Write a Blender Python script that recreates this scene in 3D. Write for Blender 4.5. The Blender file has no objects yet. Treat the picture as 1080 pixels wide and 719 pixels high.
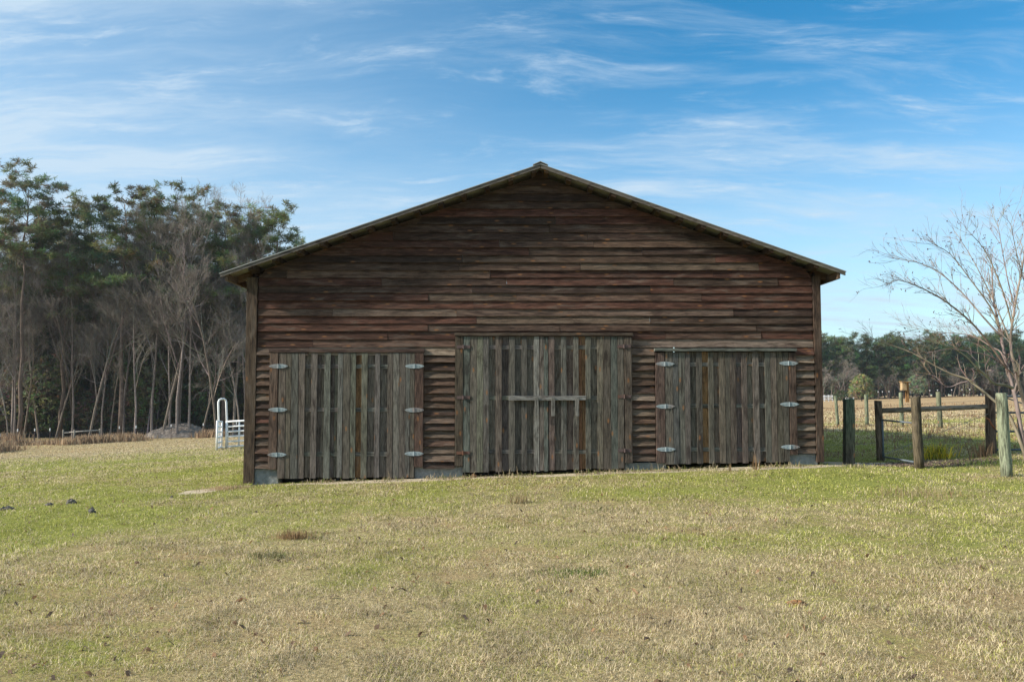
import bpy, math, random
import numpy as np
from mathutils import Vector

R = math.radians
SC = bpy.context.scene
COL = SC.collection

# ------------------------------------------------------------------ camera, sky, sun, exposure
F = 900.0                      # focal length in photo pixels (1080 wide)
EYE = 1.6
PITCH = math.atan(55.5 / F)
cam_d = bpy.data.cameras.new('camera'); cam = bpy.data.objects.new('camera', cam_d); COL.objects.link(cam)
cam.location = (0, 0, EYE); cam.rotation_euler = (math.pi / 2 + PITCH, 0, 0)
cam_d.sensor_width = 36; cam_d.lens = 30; cam_d.clip_start = 0.05; cam_d.clip_end = 6000
SC.camera = cam
SUN_EL, SUN_IN = 28.0, 13.0     # sun from the left, a little in front of the barn face
sd = Vector((-math.cos(R(SUN_EL)) * math.cos(R(SUN_IN)), -math.cos(R(SUN_EL)) * math.sin(R(SUN_IN)), math.sin(R(SUN_EL))))
sun_d = bpy.data.lights.new('sun', 'SUN'); sun = bpy.data.objects.new('sun', sun_d); COL.objects.link(sun)
sun_d.energy = 2.8; sun_d.angle = R(4.5); sun_d.color = (1.0, 0.93, 0.82)
sun.rotation_euler = sd.to_track_quat('Z', 'Y').to_euler()
SC.view_settings.view_transform = 'Standard'; SC.view_settings.look = 'None'
SC.view_settings.gamma = 1; SC.view_settings.exposure = 1.42; SC.view_settings.use_curve_mapping = False
SC.cycles.max_bounces = 6; SC.cycles.transparent_max_bounces = 8

W = bpy.data.worlds.new('World'); SC.world = W; W.use_nodes = True


class NT:
    def __init__(s, nt): s.nt = nt; nt.nodes.clear()
    def n(s, t, **kw):
        nd = s.nt.nodes.new(t)
        for k, v in kw.items():
            if k.startswith('i_'): nd.inputs[int(k[2:]) if k[2:].isdigit() else k[2:]].default_value = v
            else: setattr(nd, k, v)
        return nd
    def l(s, a, b): s.nt.links.new(a, b)
    def set(s, sock, v):
        if isinstance(v, bpy.types.NodeSocket): s.l(v, sock)
        else: sock.default_value = v
    def m(s, op, a, b=0.0, c=0.0, clamp=False):
        nd = s.nt.nodes.new('ShaderNodeMath'); nd.operation = op; nd.use_clamp = clamp
        for i, v in enumerate((a, b, c)): s.set(nd.inputs[i], v)
        return nd.outputs[0]
    def vm(s, op, a, b=(0, 0, 0)):
        nd = s.nt.nodes.new('ShaderNodeVectorMath'); nd.operation = op
        s.set(nd.inputs[0], a); s.set(nd.inputs[1], b)
        return nd.outputs[0]
    def noise(s, vec, scale, detail=4, rough=0.55, dist=0.0):
        nd = s.nt.nodes.new('ShaderNodeTexNoise'); s.l(vec, nd.inputs['Vector'])
        nd.inputs['Scale'].default_value = scale; nd.inputs['Detail'].default_value = detail
        nd.inputs['Roughness'].default_value = rough; nd.inputs['Distortion'].default_value = dist
        return nd
    def mr(s, v, a, b, c=0.0, d=1.0, smooth=True):
        nd = s.nt.nodes.new('ShaderNodeMapRange'); nd.interpolation_type = 'SMOOTHSTEP' if smooth else 'LINEAR'
        s.l(v, nd.inputs[0])
        for i, x in enumerate((a, b, c, d)): nd.inputs[i + 1].default_value = x
        return nd.outputs[0]
    def mix(s, f, a, b, bt='MIX'):
        nd = s.nt.nodes.new('ShaderNodeMix'); nd.data_type = 'RGBA'; nd.blend_type = bt
        s.set(nd.inputs[0], f); s.set(nd.inputs[6], a); s.set(nd.inputs[7], b)
        return nd.outputs[2]


def build_world():
    t = NT(W.node_tree)
    sky = t.n('ShaderNodeTexSky', sky_type='NISHITA', sun_disc=False)
    sky.sun_elevation = R(SUN_EL); sky.sun_rotation = math.atan2(sd.x, sd.y)
    sky.air_density = 1.0; sky.dust_density = 0.6; sky.ozone_density = 2.2
    co = t.n('ShaderNodeTexCoord').outputs['Generated']
    sep = t.n('ShaderNodeSeparateXYZ'); t.l(co, sep.inputs[0])
    zz = t.m('ADD', t.m('MAXIMUM', sep.outputs[2], 0.0), 0.16)
    px, py = t.m('DIVIDE', sep.outputs[0], zz), t.m('DIVIDE', sep.outputs[1], zz)
    cb = t.n('ShaderNodeCombineXYZ'); t.l(px, cb.inputs[0]); t.l(py, cb.inputs[1])
    pl = cb.outputs[0]
    # streaks of cirrus: domain-warped, stretched noise
    warp = t.noise(pl, 0.9, 3)
    wv = t.vm('ADD', pl, t.vm('MULTIPLY', t.vm('SUBTRACT', warp.outputs['Color'], (.5, .5, .5)), (0.38, 0.38, 0)))
    mp = t.n('ShaderNodeMapping'); t.l(wv, mp.inputs[0]); mp.inputs['Rotation'].default_value = (0, 0, R(46)); mp.inputs['Scale'].default_value = (0.5, 2.0, 1)
    st = t.noise(mp.outputs[0], 1.9, 10, 0.66, 0.25)
    mp2 = t.n('ShaderNodeMapping'); t.l(wv, mp2.inputs[0]); mp2.inputs['Rotation'].default_value = (0, 0, R(52)); mp2.inputs['Location'].default_value = (3.3, 1.2, 0); mp2.inputs['Scale'].default_value = (0.9, 2.6, 1)
    st2 = t.noise(mp2.outputs[0], 3.2, 10, 0.7, 0.3)
    big = t.noise(pl, 0.55, 3, 0.5)
    streak = t.m('MULTIPLY', t.mr(st.outputs[0], 0.46, 0.74), t.mr(big.outputs[0], 0.32, 0.58))
    fine = t.m('MULTIPLY', t.mr(st2.outputs[0], 0.50, 0.80), 0.55)
    # broad thin veil: towards the sun and in a band low in the sky
    veil_l = t.mr(sep.outputs[0], 0.25, -0.55)
    low = t.mr(sep.outputs[2], 0.36, 0.08)
    veil = t.m('MULTIPLY', t.m('ADD', t.m('MULTIPLY', veil_l, 0.5), t.m('MULTIPLY', low, 0.55)), t.mr(st.outputs[0], 0.25, 0.62, 0.55, 1.0))
    f = t.m('ADD', t.m('ADD', t.m('MULTIPLY', streak, 0.6), fine), veil)
    f = t.m('ADD', f, t.mr(sep.outputs[2], .48, .75, 0, .75))  # added bright cloud veil overhead, out of view, as soft white fill light
    f = t.m('MULTIPLY', t.m('MINIMUM', f, 0.9), t.mr(sep.outputs[2], -0.02, 0.05))
    b1 = t.n('ShaderNodeBackground'); b1.inputs[1].default_value = 0.09
    t.l(t.mix(1.0, sky.outputs[0], t.mix(t.mr(sep.outputs[2], .06, .44), (0.66, 0.86, 0.88, 1), (0.12, 0.56, 0.72, 1)), 'MULTIPLY'), b1.inputs[0])
    b2 = t.n('ShaderNodeBackground'); b2.inputs[0].default_value = (0.57, 0.71, 0.84, 1); b2.inputs[1].default_value = 0.415
    ms = t.n('ShaderNodeMixShader'); t.l(f, ms.inputs[0]); t.l(b1.outputs[0], ms.inputs[1]); t.l(b2.outputs[0], ms.inputs[2])
    o = t.n('ShaderNodeOutputWorld'); t.l(ms.outputs[0], o.inputs[0])


build_world()

# ------------------------------------------------------------------ helpers
CP, SP = math.cos(PITCH), math.sin(PITCH)


def ray(px, py):
    dx, dy = (px - 540) / F, (359.5 - py) / F
    return dx, CP - dy * SP, SP + dy * CP


def P(px, py, Y):
    """photo pixel -> world point on the plane y = Y"""
    a, b, c = ray(px, py)
    t = Y / b
    return (a * t, Y, EYE + c * t)


def vnoise(x, y, seed=0):
    xi, yi = np.floor(x).astype(np.int64), np.floor(y).astype(np.int64)
    fx, fy = x - xi, y - yi
    fx, fy = fx * fx * (3 - 2 * fx), fy * fy * (3 - 2 * fy)
    def h(i, j):
        v = (i * 374761393 + j * 668265263 + seed * 974634777) & 0xFFFFFFFF
        v = ((v ^ (v >> 13)) * 1274126177) & 0xFFFFFFFF
        return ((v ^ (v >> 16)) & 0xFFFF) / 65535.0
    return (h(xi, yi) * (1 - fx) + h(xi + 1, yi) * fx) * (1 - fy) + (h(xi, yi + 1) * (1 - fx) + h(xi + 1, yi + 1) * fx) * fy


def fbm(x, y, s, seed=0, o=4):
    r = 0; a = 0.5; tot = 0
    for k in range(o):
        r = r + a * vnoise(x / s, y / s, seed + k); tot += a; a *= .55; s *= .5
    return r / tot


# terrain: radial basis surface through measured heights
CTRL = np.array([
    (0, -30, 0.0), (-30, -20, 0), (30, -20, 0.1), (0, 0, 0), (0, 5, 0.0), (-5, 7, -0.02), (5, 7, 0.04), (-12, 9, -0.12), (12, 9, .15), (-3, 11, 0.0), (4, 11, .1),
    (-4.95, 15.7, -0.09), (-2.3, 15.7, 0.02), (0.5, 15.7, 0.10), (3, 15.7, 0.20), (5.8, 15.8, 0.32), (8.3, 14.3, .22), (7.5, 15.7, .24), (6.5, 16.4, .25), (9.7, 17.3, .42), (13, 17, .4),
    (-9, 17, -0.30), (-16.4, 48, -1.5), (-12, 30, -0.8), (-22, 30, -1.2), (-36, 62, -2.95), (-38, 80, -3.0), (-34, 95, -3.1), (-70, 80, -3.3), (-60, 120, -3.3), (-25, 120, -3.0), (-100, 120, -3.4),
    (6, 30, 0.2), (0.5, 30, 0.0), (16, 38, 0.19), (15.5, 31, .33), (24, 42, .4), (95, 250, -0.3), (145, 250, 1.15), (60, 250, -1.0), (0, 250, -2.2), (-100, 250, -3.4), (200, 250, 1.4), (40, 100, 0.05), (70, 130, 0.4),
    (0, 80, -1.2), (0, 500, -2), (300, 500, 1), (-300, 500, -3), (-300, 0, -1), (300, 0, 1), (0, -300, 0)], float)
_D = np.hypot(CTRL[:, None, 0] - CTRL[None, :, 0], CTRL[:, None, 1] - CTRL[None, :, 1])
_n = len(CTRL)
_A = np.zeros((_n + 1, _n + 1)); _A[:_n, :_n] = -_D - 0.3 * np.eye(_n) * 0; _A[:_n, _n] = 1; _A[_n, :_n] = 1
_w = np.linalg.solve(_A, np.append(CTRL[:, 2], 0))


def terr(x, y):
    x = np.asarray(x, float); y = np.asarray(y, float)
    r = np.hypot(x, y); k = np.minimum(1, 480 / np.maximum(r, 1))
    xs, ys = x * k, y * k
    z = np.full(x.shape, _w[_n])
    for i in range(_n):
        # soft distance rounds the cusps at the control points
        z = z - _w[i] * (np.sqrt((xs - CTRL[i, 0]) ** 2 + (ys - CTRL[i, 1]) ** 2 + 0.6))
    z = z + 0.035 * (fbm(x, y, 2.5, 5, 3) - .5) * np.clip(r / 6, .3, 1)
    return z


def gz(x, y): return float(terr(np.array([x]), np.array([y]))[0])


def hit(px, py, lo=2.5, hi=300):
    a, b, c = ray(px, py)
    ys = np.exp(np.linspace(math.log(lo), math.log(hi), 900))
    xs = a / b * ys; zs = EYE + c / b * ys
    bel = np.nonzero(zs < terr(xs, ys))[0]
    i = bel[0] if len(bel) else 899
    return (float(xs[i]), float(ys[i]), float(terr(xs[i:i + 1], ys[i:i + 1])[0]))


ORG = {}


class MB:
    """collects faces with a per-vertex colour (tone) and board coordinates (bco); builds ONE mesh object"""
    def __init__(s): s.v = []; s.f = []; s.c = []; s.b = []
    def add(s, vs, fs, tone=(1, 1, 1), bco=None):
        k = len(s.v); s.v.extend(vs); s.f.extend([tuple(i + k for i in f) for f in fs])
        if isinstance(tone, list): s.c.extend(tone)
        else: s.c.extend([tone] * len(vs))
        s.b.extend(bco if bco else [(0, 0, 0)] * len(vs))
    def box(s, x0, x1, y0, y1, z0, z1, tone=(1, 1, 1), axis=2, rnd=None):
        vs = [(x, y, z) for z in (z0, z1) for y in (y0, y1) for x in (x0, x1)]
        s.hexa(vs, tone, axis, rnd)
    def hexa(s, vs, tone=(1, 1, 1), axis=2, rnd=None):
        fs = [(0, 2, 3, 1), (4, 5, 7, 6), (0, 1, 5, 4), (2, 6, 7, 3), (0, 4, 6, 2), (1, 3, 7, 5)]
        r = random.random() * 50 if rnd is None else rnd
        o = [(a + 1) % 3 for a in (axis, axis + 1)]
        s.add(vs, fs, tone, [(v[axis], v[o[0]] + v[o[1]], r) for v in vs])
    def tube(s, pts, rad, n=6, tone=(1, 1, 1), cap=True, rnd=None):
        pts = [Vector(p) for p in pts]
        if not hasattr(rad, '__len__'): rad = [rad] * len(pts)
        r0 = random.random() * 50 if rnd is None else rnd
        vs = []; bc = []; L = 0; prev = None
        for i, p in enumerate(pts):
            d = (pts[min(i + 1, len(pts) - 1)] - pts[max(i - 1, 0)])
            if d.length < 1e-9: d = Vector((0, 0, 1))
            d.normalize()
            if prev is None:
                a = d.cross(Vector((0.31, 1, 0.12)) if abs(d.y) < .9 else Vector((1, 0, .2))).normalized()
            else:
                a = (prev - d * prev.dot(d))
                a = a.normalized() if a.length > 1e-6 else d.orthogonal().normalized()
            prev = a; bb = d.cross(a)
            if i: L += (p - pts[i - 1]).length
            for k in range(n):
                an = 2 * math.pi * k / n
                vs.append(tuple(p + (a * math.cos(an) + bb * math.sin(an)) * rad[i]))
                bc.append((L, abs(k - n / 2) * rad[i] * 2 * math.pi / n, r0))
        fs = []
        for i in range(len(pts) - 1):
            for k in range(n):
                fs.append((i * n + k, i * n + (k + 1) % n, (i + 1) * n + (k + 1) % n, (i + 1) * n + k))
        if cap and n > 2:
            fs.append(tuple(range(n - 1, -1, -1))); fs.append(tuple(len(vs) - n + k for k in range(n)))
        s.add(vs, fs, tone, bc)
    def build(s, name, mat, parent=None, smooth=False, bevel=0):
        off = ORG.get(parent.name, (0, 0, 0)) if parent else ORG.get('', (0, 0, 0))
        v = np.array(s.v, np.float32) - np.array(off, np.float32)
        me = bpy.data.meshes.new(name)
        me.from_pydata(v.tolist(), [], s.f)
        a = me.attributes.new('tone', 'FLOAT_COLOR', 'POINT')
        c = np.ones((len(s.v), 4), np.float32); c[:, :3] = np.array(s.c, np.float32)[:, :3]; a.data.foreach_set('color', c.ravel())
        a = me.attributes.new('bco', 'FLOAT_VECTOR', 'POINT'); a.data.foreach_set('vector', np.array(s.b, np.float32).ravel())
        if smooth: me.polygons.foreach_set('use_smooth', [True] * len(me.polygons))
        me.materials.append(mat); me.update()
        o = bpy.data.objects.new(name, me); COL.objects.link(o)
        if parent: o.parent = parent
        ORG[o.name] = off
        if bevel:
            m = o.modifiers.new('bevel', 'BEVEL'); m.width = bevel; m.segments = 2; m.limit_method = 'ANGLE'
        return o


def tag(o, label, cat=None, group=None, kind=None):
    if label: o['label'] = label
    if cat: o['category'] = cat
    if group: o['group'] = group
    if kind: o['kind'] = kind
    return o


def thing(name, label, cat, loc=(0, 0, 0), group=None):
    o = bpy.data.objects.new(name, None); COL.objects.link(o); o.location = loc; o.empty_display_size = .2
    ORG[o.name] = tuple(loc)
    return tag(o, label, cat, group)


def dup(root, loc, rz=0, sc=(1, 1, 1), label=None, group=None):
    r = root.copy(); COL.objects.link(r); r.location = loc; r.rotation_euler = (0, 0, rz); r.scale = sc
    if label: r['label'] = label
    if group: r['group'] = group
    for ch in root.children:
        c = ch.copy(); COL.objects.link(c); c.parent = r
        for g in ch.children:
            d = g.copy(); COL.objects.link(d); d.parent = c
    return r


# ------------------------------------------------------------------ materials
def mat(name): 
    m = bpy.data.materials.new(name); m.use_nodes = True
    return m, NT(m.node_tree)


def out(t, sh, disp=None):
    o = t.n('ShaderNodeOutputMaterial'); t.l(sh, o.inputs[0])


def wood_mat(name, knots=0.5, contrast=1.0, grey=0.25, gain=1.0, warm=1.0):
    m, t = mat(name)
    tone = t.n('ShaderNodeAttribute', attribute_name='tone').outputs['Color']
    b = t.n('ShaderNodeAttribute', attribute_name='bco').outputs['Vector']
    g1 = t.noise(t.vm('MULTIPLY', b, (4.5, 60, 1)), 1, 5, .6).outputs[0]
    g2 = t.noise(t.vm('MULTIPLY', b, (2.0, 9, 1)), 1, 5, .65, .8).outputs[0]
    g3 = t.noise(t.vm('MULTIPLY', b, (22, 170, 1)), 1, 2, .6).outputs[0]
    k = t.m('ADD', t.mr(g1, .3, .72, 1 - .5 * contrast, 1 + .38 * contrast), t.mr(g3, .3, .7, -.16 * contrast, .16 * contrast))
    c = t.vm('SCALE', tone, (0, 0, 0)); c.node.inputs['Scale'].default_value = 1; t.l(k, c.node.inputs['Scale'])
    # silvered and darkened stretches along the board
    c = t.mix(t.mr(g2, .50, .74, 0, grey * 1.6), c, (.29, .25, .22, 1))
    c = t.mix(t.mr(g2, .52, .32, 0, .85), c, t.mix(1, c, (.34, .29, .28, 1), 'MULTIPLY'))
    # knots
    sb = t.n('ShaderNodeSeparateXYZ'); t.l(b, sb.inputs[0]); cbv = t.n('ShaderNodeCombineXYZ')
    t.l(t.m('ADD', t.m('MULTIPLY', sb.outputs[0], 1.9), t.m('MULTIPLY', sb.outputs[2], 13.7)), cbv.inputs[0]); t.l(t.m('ADD', t.m('MULTIPLY', sb.outputs[1], 4.6), t.m('MULTIPLY', sb.outputs[2], 7.3)), cbv.inputs[1])
    vor = t.n('ShaderNodeTexVoronoi', voronoi_dimensions='2D'); t.l(cbv.outputs[0], vor.inputs['Vector']); vor.inputs['Scale'].default_value = 1
    kn = t.m('MULTIPLY', t.mr(vor.outputs['Distance'], .13, .06), t.m('GREATER_THAN', t.n('ShaderNodeSeparateColor').outputs[0], 1 - knots))
    t.l(vor.outputs['Color'], [n for n in t.nt.nodes if n.type == 'SEPARATE_COLOR'][-1].inputs[0])
    c = t.mix(t.m('MULTIPLY', kn, t.mr(vor.outputs['Distance'], 0, .12, .85, .3)), c, (.40, .19, .08, 1))
    c = t.mix(1, c, (gain, gain * (1 - .07 * warm), gain * (1 - .16 * warm), 1), 'MULTIPLY')
    p = t.n('ShaderNodeBsdfPrincipled'); t.l(c, p.inputs['Base Color']); p.inputs['Roughness'].default_value = .85; p.inputs['Specular IOR Level'].default_value = .25
    bp = t.n('ShaderNodeBump'); bp.inputs['Strength'].default_value = .55; bp.inputs['Distance'].default_value = .006
    t.l(t.m('ADD', g1, t.m('MULTIPLY', g3, .6)), bp.inputs['Height']); t.l(bp.outputs[0], p.inputs['Normal'])
    out(t, p.outputs[0]); return m


def metal_mat(name, col, rough=.45, metallic=.6, var=.35, rust=0.0):
    m, t = mat(name)
    co = t.n('ShaderNodeTexCoord').outputs['Object']
    n1 = t.noise(co, 9, 5).outputs[0]; n2 = t.noise(co, 1.7, 4).outputs[0]
    c = t.mix(t.mr(n1, .35, .7, 0, var), col + (1,), tuple(x * .55 for x in col) + (1,))
    if rust: c = t.mix(t.mr(n2, .52, .66, 0, rust), c, (.16, .065, .03, 1))
    p = t.n('ShaderNodeBsdfPrincipled'); t.l(c, p.inputs['Base Color']); p.inputs['Metallic'].default_value = metallic
    t.l(t.mr(n1, .3, .7, rough - .1, rough + .15), p.inputs['Roughness'])
    out(t, p.outputs[0]); return m


def leaf_mat(name, trans=.25, rough=.7, var=.3):
    m, t = mat(name)
    tone = t.n('ShaderNodeAttribute', attribute_name='tone').outputs['Color']
    oi = t.n('ShaderNodeObjectInfo').outputs['Random']
    k = t.mr(oi, 0, 1, 1 - var, 1 + var, False)
    c = t.vm('SCALE', tone); t.l(k, c.node.inputs['Scale'])
    p = t.n('ShaderNodeBsdfPrincipled'); t.l(c, p.inputs['Base Color']); p.inputs['Roughness'].default_value = rough; p.inputs['Specular IOR Level'].default_value = .2
    tr = t.n('ShaderNodeBsdfTranslucent'); t.l(c, tr.inputs[0])
    ms = t.n('ShaderNodeMixShader'); ms.inputs[0].default_value = trans; t.l(p.outputs[0], ms.inputs[1]); t.l(tr.outputs[0], ms.inputs[2])
    out(t, ms.outputs[0]); return m


def bark_mat(name):
    m, t = mat(name)
    tone = t.n('ShaderNodeAttribute', attribute_name='tone').outputs['Color']
    b = t.n('ShaderNodeAttribute', attribute_name='bco').outputs['Vector']
    oi = t.n('ShaderNodeObjectInfo').outputs['Random']
    n1 = t.noise(t.vm('MULTIPLY', b, (3, 14, 1)), 1, 4, .6).outputs[0]
    k = t.m('MULTIPLY', t.mr(n1, .3, .7, .55, 1.35), t.mr(oi, 0, 1, .8, 1.25, False))
    c = t.vm('SCALE', tone); t.l(k, c.node.inputs['Scale'])
    p = t.n('ShaderNodeBsdfPrincipled'); t.l(c, p.inputs['Base Color']); p.inputs['Roughness'].default_value = .9; p.inputs['Specular IOR Level'].default_value = .15
    out(t, p.outputs[0]); return m


def grit_mat(name, c1, c2, scale=30):
    m, t = mat(name)
    co = t.n('ShaderNodeTexCoord').outputs['Object']
    n1 = t.noise(co, scale, 5, .7).outputs[0]; n2 = t.noise(co, scale * .07, 4).outputs[0]
    c = t.mix(t.mr(t.m('ADD', t.m('MULTIPLY', n1, .6), t.m('MULTIPLY', n2, .4)), .36, .64), c1 + (1,), c2 + (1,))
    p = t.n('ShaderNodeBsdfPrincipled'); t.l(c, p.inputs['Base Color']); p.inputs['Roughness'].default_value = .95; p.inputs['Specular IOR Level'].default_value = .1
    bp = t.n('ShaderNodeBump'); bp.inputs['Strength'].default_value = .7; bp.inputs['Distance'].default_value = .03; t.l(n1, bp.inputs['Height']); t.l(bp.outputs[0], p.inputs['Normal'])
    out(t, p.outputs[0]); return m


M_SIDING = wood_mat('siding_wood', .42, 1.25, .3, .54)
M_DOOR = wood_mat('door_wood', .34, 1.1, .2, .60, .1)
M_BEAM = wood_mat('beam_wood', .2, .9, .15, .75)
M_POST = wood_mat('post_wood', .2, 1.3, .2, .95)
M_GALV = metal_mat('galvanised_steel', (.29, .335, .35), .7, .1, .45, .5)
M_RUST = metal_mat('rusted_iron', (.10, .065, .06), .8, .2, .4, .7)
M_ROOF = metal_mat('roof_sheet_metal', (.36, .355, .34), .55, .25, .25, .25)
M_WHITE = metal_mat('white_painted_steel', (.80, .80, .80), .4, 0, .12, .06)
M_TUBE = metal_mat('dull_blue_grey_tube', (.12, .145, .17), .85, 0, .3, .2)
M_WIRE = metal_mat('grey_wire', (.22, .22, .21), .6, .4, .3, .5)
M_CONC = grit_mat('concrete', (.27, .28, .28), (.17, .175, .17), 14)
M_GRAVEL = grit_mat('gravel_heap', (.42, .345, .285), (.17, .135, .11), 3.5)
M_DUNG = grit_mat('dark_clod', (.17, .155, .14), (.075, .068, .06), 22)
M_LEAF = leaf_mat('evergreen_needles', .35, .65, .3)
M_DRY = leaf_mat('grass_blades', .32, .7, .0)
M_BARK = bark_mat('bark')
M_DARK = grit_mat('dark_earth_floor', (.05, .045, .04), (.03, .028, .025), 3)


# ------------------------------------------------------------------ ground
def green_mask(x, y):
    """share of living green in the turf at a place (0 straw .. 1 green)"""
    d = np.hypot(x, y)
    big = fbm(x, y, 5.5, 11, 4); mid = fbm(x, y, 1.3, 21, 3)
    base = np.interp(d, [0, 6, 9, 11, 13, 17, 22, 40, 52, 64, 90, 400], [.42, .41, .40, .44, .56, .66, .64, .60, .42, .15, .12, .12])
    # right-hand field: tan with a green strip
    base_r = np.interp(y, [0, 6, 10, 13, 17, 29, 31, 35, 42, 47, 60, 300], [.36, .36, .42, .55, .68, .6, .28, .34, .62, .2, .10, .10])
    w = np.clip((x - 4.5) / 2.0, 0, 1)
    base = base * (1 - w) + base_r * w
    lw = np.clip((-x - 3) / 6, 0, 1) * np.clip(1 - np.abs(d - 15) / 12, 0, 1)
    g = base + .12 * lw + (big - .5) * .6 + (mid - .5) * .6
    return np.clip(g, 0, 1)


def bare_mask(x, y):
    """bare sandy patches"""
    n = fbm(x, y, .7, 33, 3)
    r = np.zeros_like(x)
    for (cx, cy, ax, ay, s) in BARE:
        q = ((x - cx) / ax) ** 2 + ((y - cy) / ay) ** 2
        r = np.maximum(r, s * np.clip(1.6 - q - (n - .5) * 2.4, 0, 1))
    return r


_s1 = hit(214, 518); _s2 = hit(252, 513); _s3 = hit(905, 490)
BARE = [(_s1[0], _s1[1], .30, .50, 1.0), (_s2[0], _s2[1] - .1, .30, .30, .45), (_s3[0] + .1, _s3[1] + .15, 1.0, .35, .9), (6.0, 15.9, .6, .25, .5), (-2.4, 15.68, 1.9, .26, .85), (.5, 15.7, 2.2, .22, .7), (3.8, 15.68, 1.9, .24, .55), (10.4, 16.2, 1.2, .35, .0)]


def build_ground():
    rr = np.unique(np.concatenate([[0.0], np.exp(np.linspace(math.log(.8), math.log(700), 240)), np.arange(13.8, 18.6, .06)]))
    front = np.linspace(-52, 52, 260); back = np.linspace(52, 308, 60)[1:-1]
    an = np.radians(np.concatenate([front, back]))
    RR, AA = np.meshgrid(rr[1:], an, indexing='ij')
    X = (RR * np.sin(AA)).ravel(); Y = (RR * np.cos(AA)).ravel()
    X = np.append(X, 0); Y = np.append(Y, 0); Z = terr(X, Y)
    na, nr = len(an), len(rr) - 1
    i = np.arange(nr - 1)[:, None] * na + np.arange(na)[None, :]
    j = np.arange(nr - 1)[:, None] * na + ((np.arange(na) + 1) % na)[None, :]
    q = np.stack([i, i + na, j + na, j], -1).reshape(-1, 4)
    faces = q.tolist() + [(len(X) - 1, k, (k + 1) % na) for k in range(na)]
    me = bpy.data.meshes.new('ground'); me.from_pydata(np.stack([X, Y, Z], -1).tolist(), [], faces)
    a = me.attributes.new('tone', 'FLOAT_COLOR', 'POINT')
    c = np.ones((len(X), 4), np.float32); c[:, 0] = green_mask(X, Y); c[:, 1] = bare_mask(X, Y)
    c[:, 2] = np.clip((np.hypot(X, Y) - 42) / 30, 0, 1) * np.clip(X / 20 + .2, 0, 1)
    a.data.foreach_set('color', c.ravel())
    me.polygons.foreach_set('use_smooth', [True] * len(me.polygons))
    o = bpy.data.objects.new('ground', me); COL.objects.link(o)
    tag(o, 'mown pasture turf of green and straw coloured grass', None, None, 'structure')
    m, t = mat('pasture_ground')
    sp = t.n('ShaderNodeSeparateColor'); t.l(t.n('ShaderNodeAttribute', attribute_name='tone').outputs['Color'], sp.inputs[0])
    co = t.n('ShaderNodeTexCoord').outputs['Object']
    n1 = t.noise(co, 26, 6, .7).outputs[0]; n2 = t.noise(co, 3.1, 5, .65).outputs[0]; n3 = t.noise(co, .45, 4, .6).outputs[0]
    g = t.m('ADD', sp.outputs[0], t.m('MULTIPLY', t.m('SUBTRACT', n2, .5), .9))
    g = t.m('ADD', g, t.m('MULTIPLY', t.m('SUBTRACT', n1, .5), .6))
    straw = t.mix(t.mr(n1, .35, .68), (.24, .185, .09, 1), (.50, .39, .21, 1))
    straw = t.mix(t.mr(n3, .45, .62, 0, .5), straw, (.32, .205, .105, 1))
    straw = t.mix(t.m('MULTIPLY', sp.outputs[2], .6), straw, (.42, .27, .145, 1))
    grn = t.mix(t.mr(n1, .35, .68), (.15, .165, .036, 1), (.33, .325, .085, 1))
    c = t.mix(t.mr(g, .25, .8), straw, grn)
    c = t.mix(t.mr(n2, .36, .22, 0, .5), c, (.085, .065, .045, 1))
    c = t.mix(t.mr(t.m('ADD', sp.outputs[1], t.m('MULTIPLY', t.m('SUBTRACT', n2, .5), 1.2)), .25, .6), c, t.mix(t.mr(n1, .3, .7), (.42, .34, .23, 1), (.62, .52, .38, 1)))
    p = t.n('ShaderNodeBsdfPrincipled'); t.l(c, p.inputs['Base Color']); p.inputs['Roughness'].default_value = .95; p.inputs['Specular IOR Level'].default_value = .05
    bp = t.n('ShaderNodeBump'); bp.inputs['Strength'].default_value = .8; bp.inputs['Distance'].default_value = .05
    t.l(t.m('ADD', n1, n2), bp.inputs['Height']); t.l(bp.outputs[0], p.inputs['Normal'])
    out(t, p.outputs[0]); me.materials.append(m)


build_ground()


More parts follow.
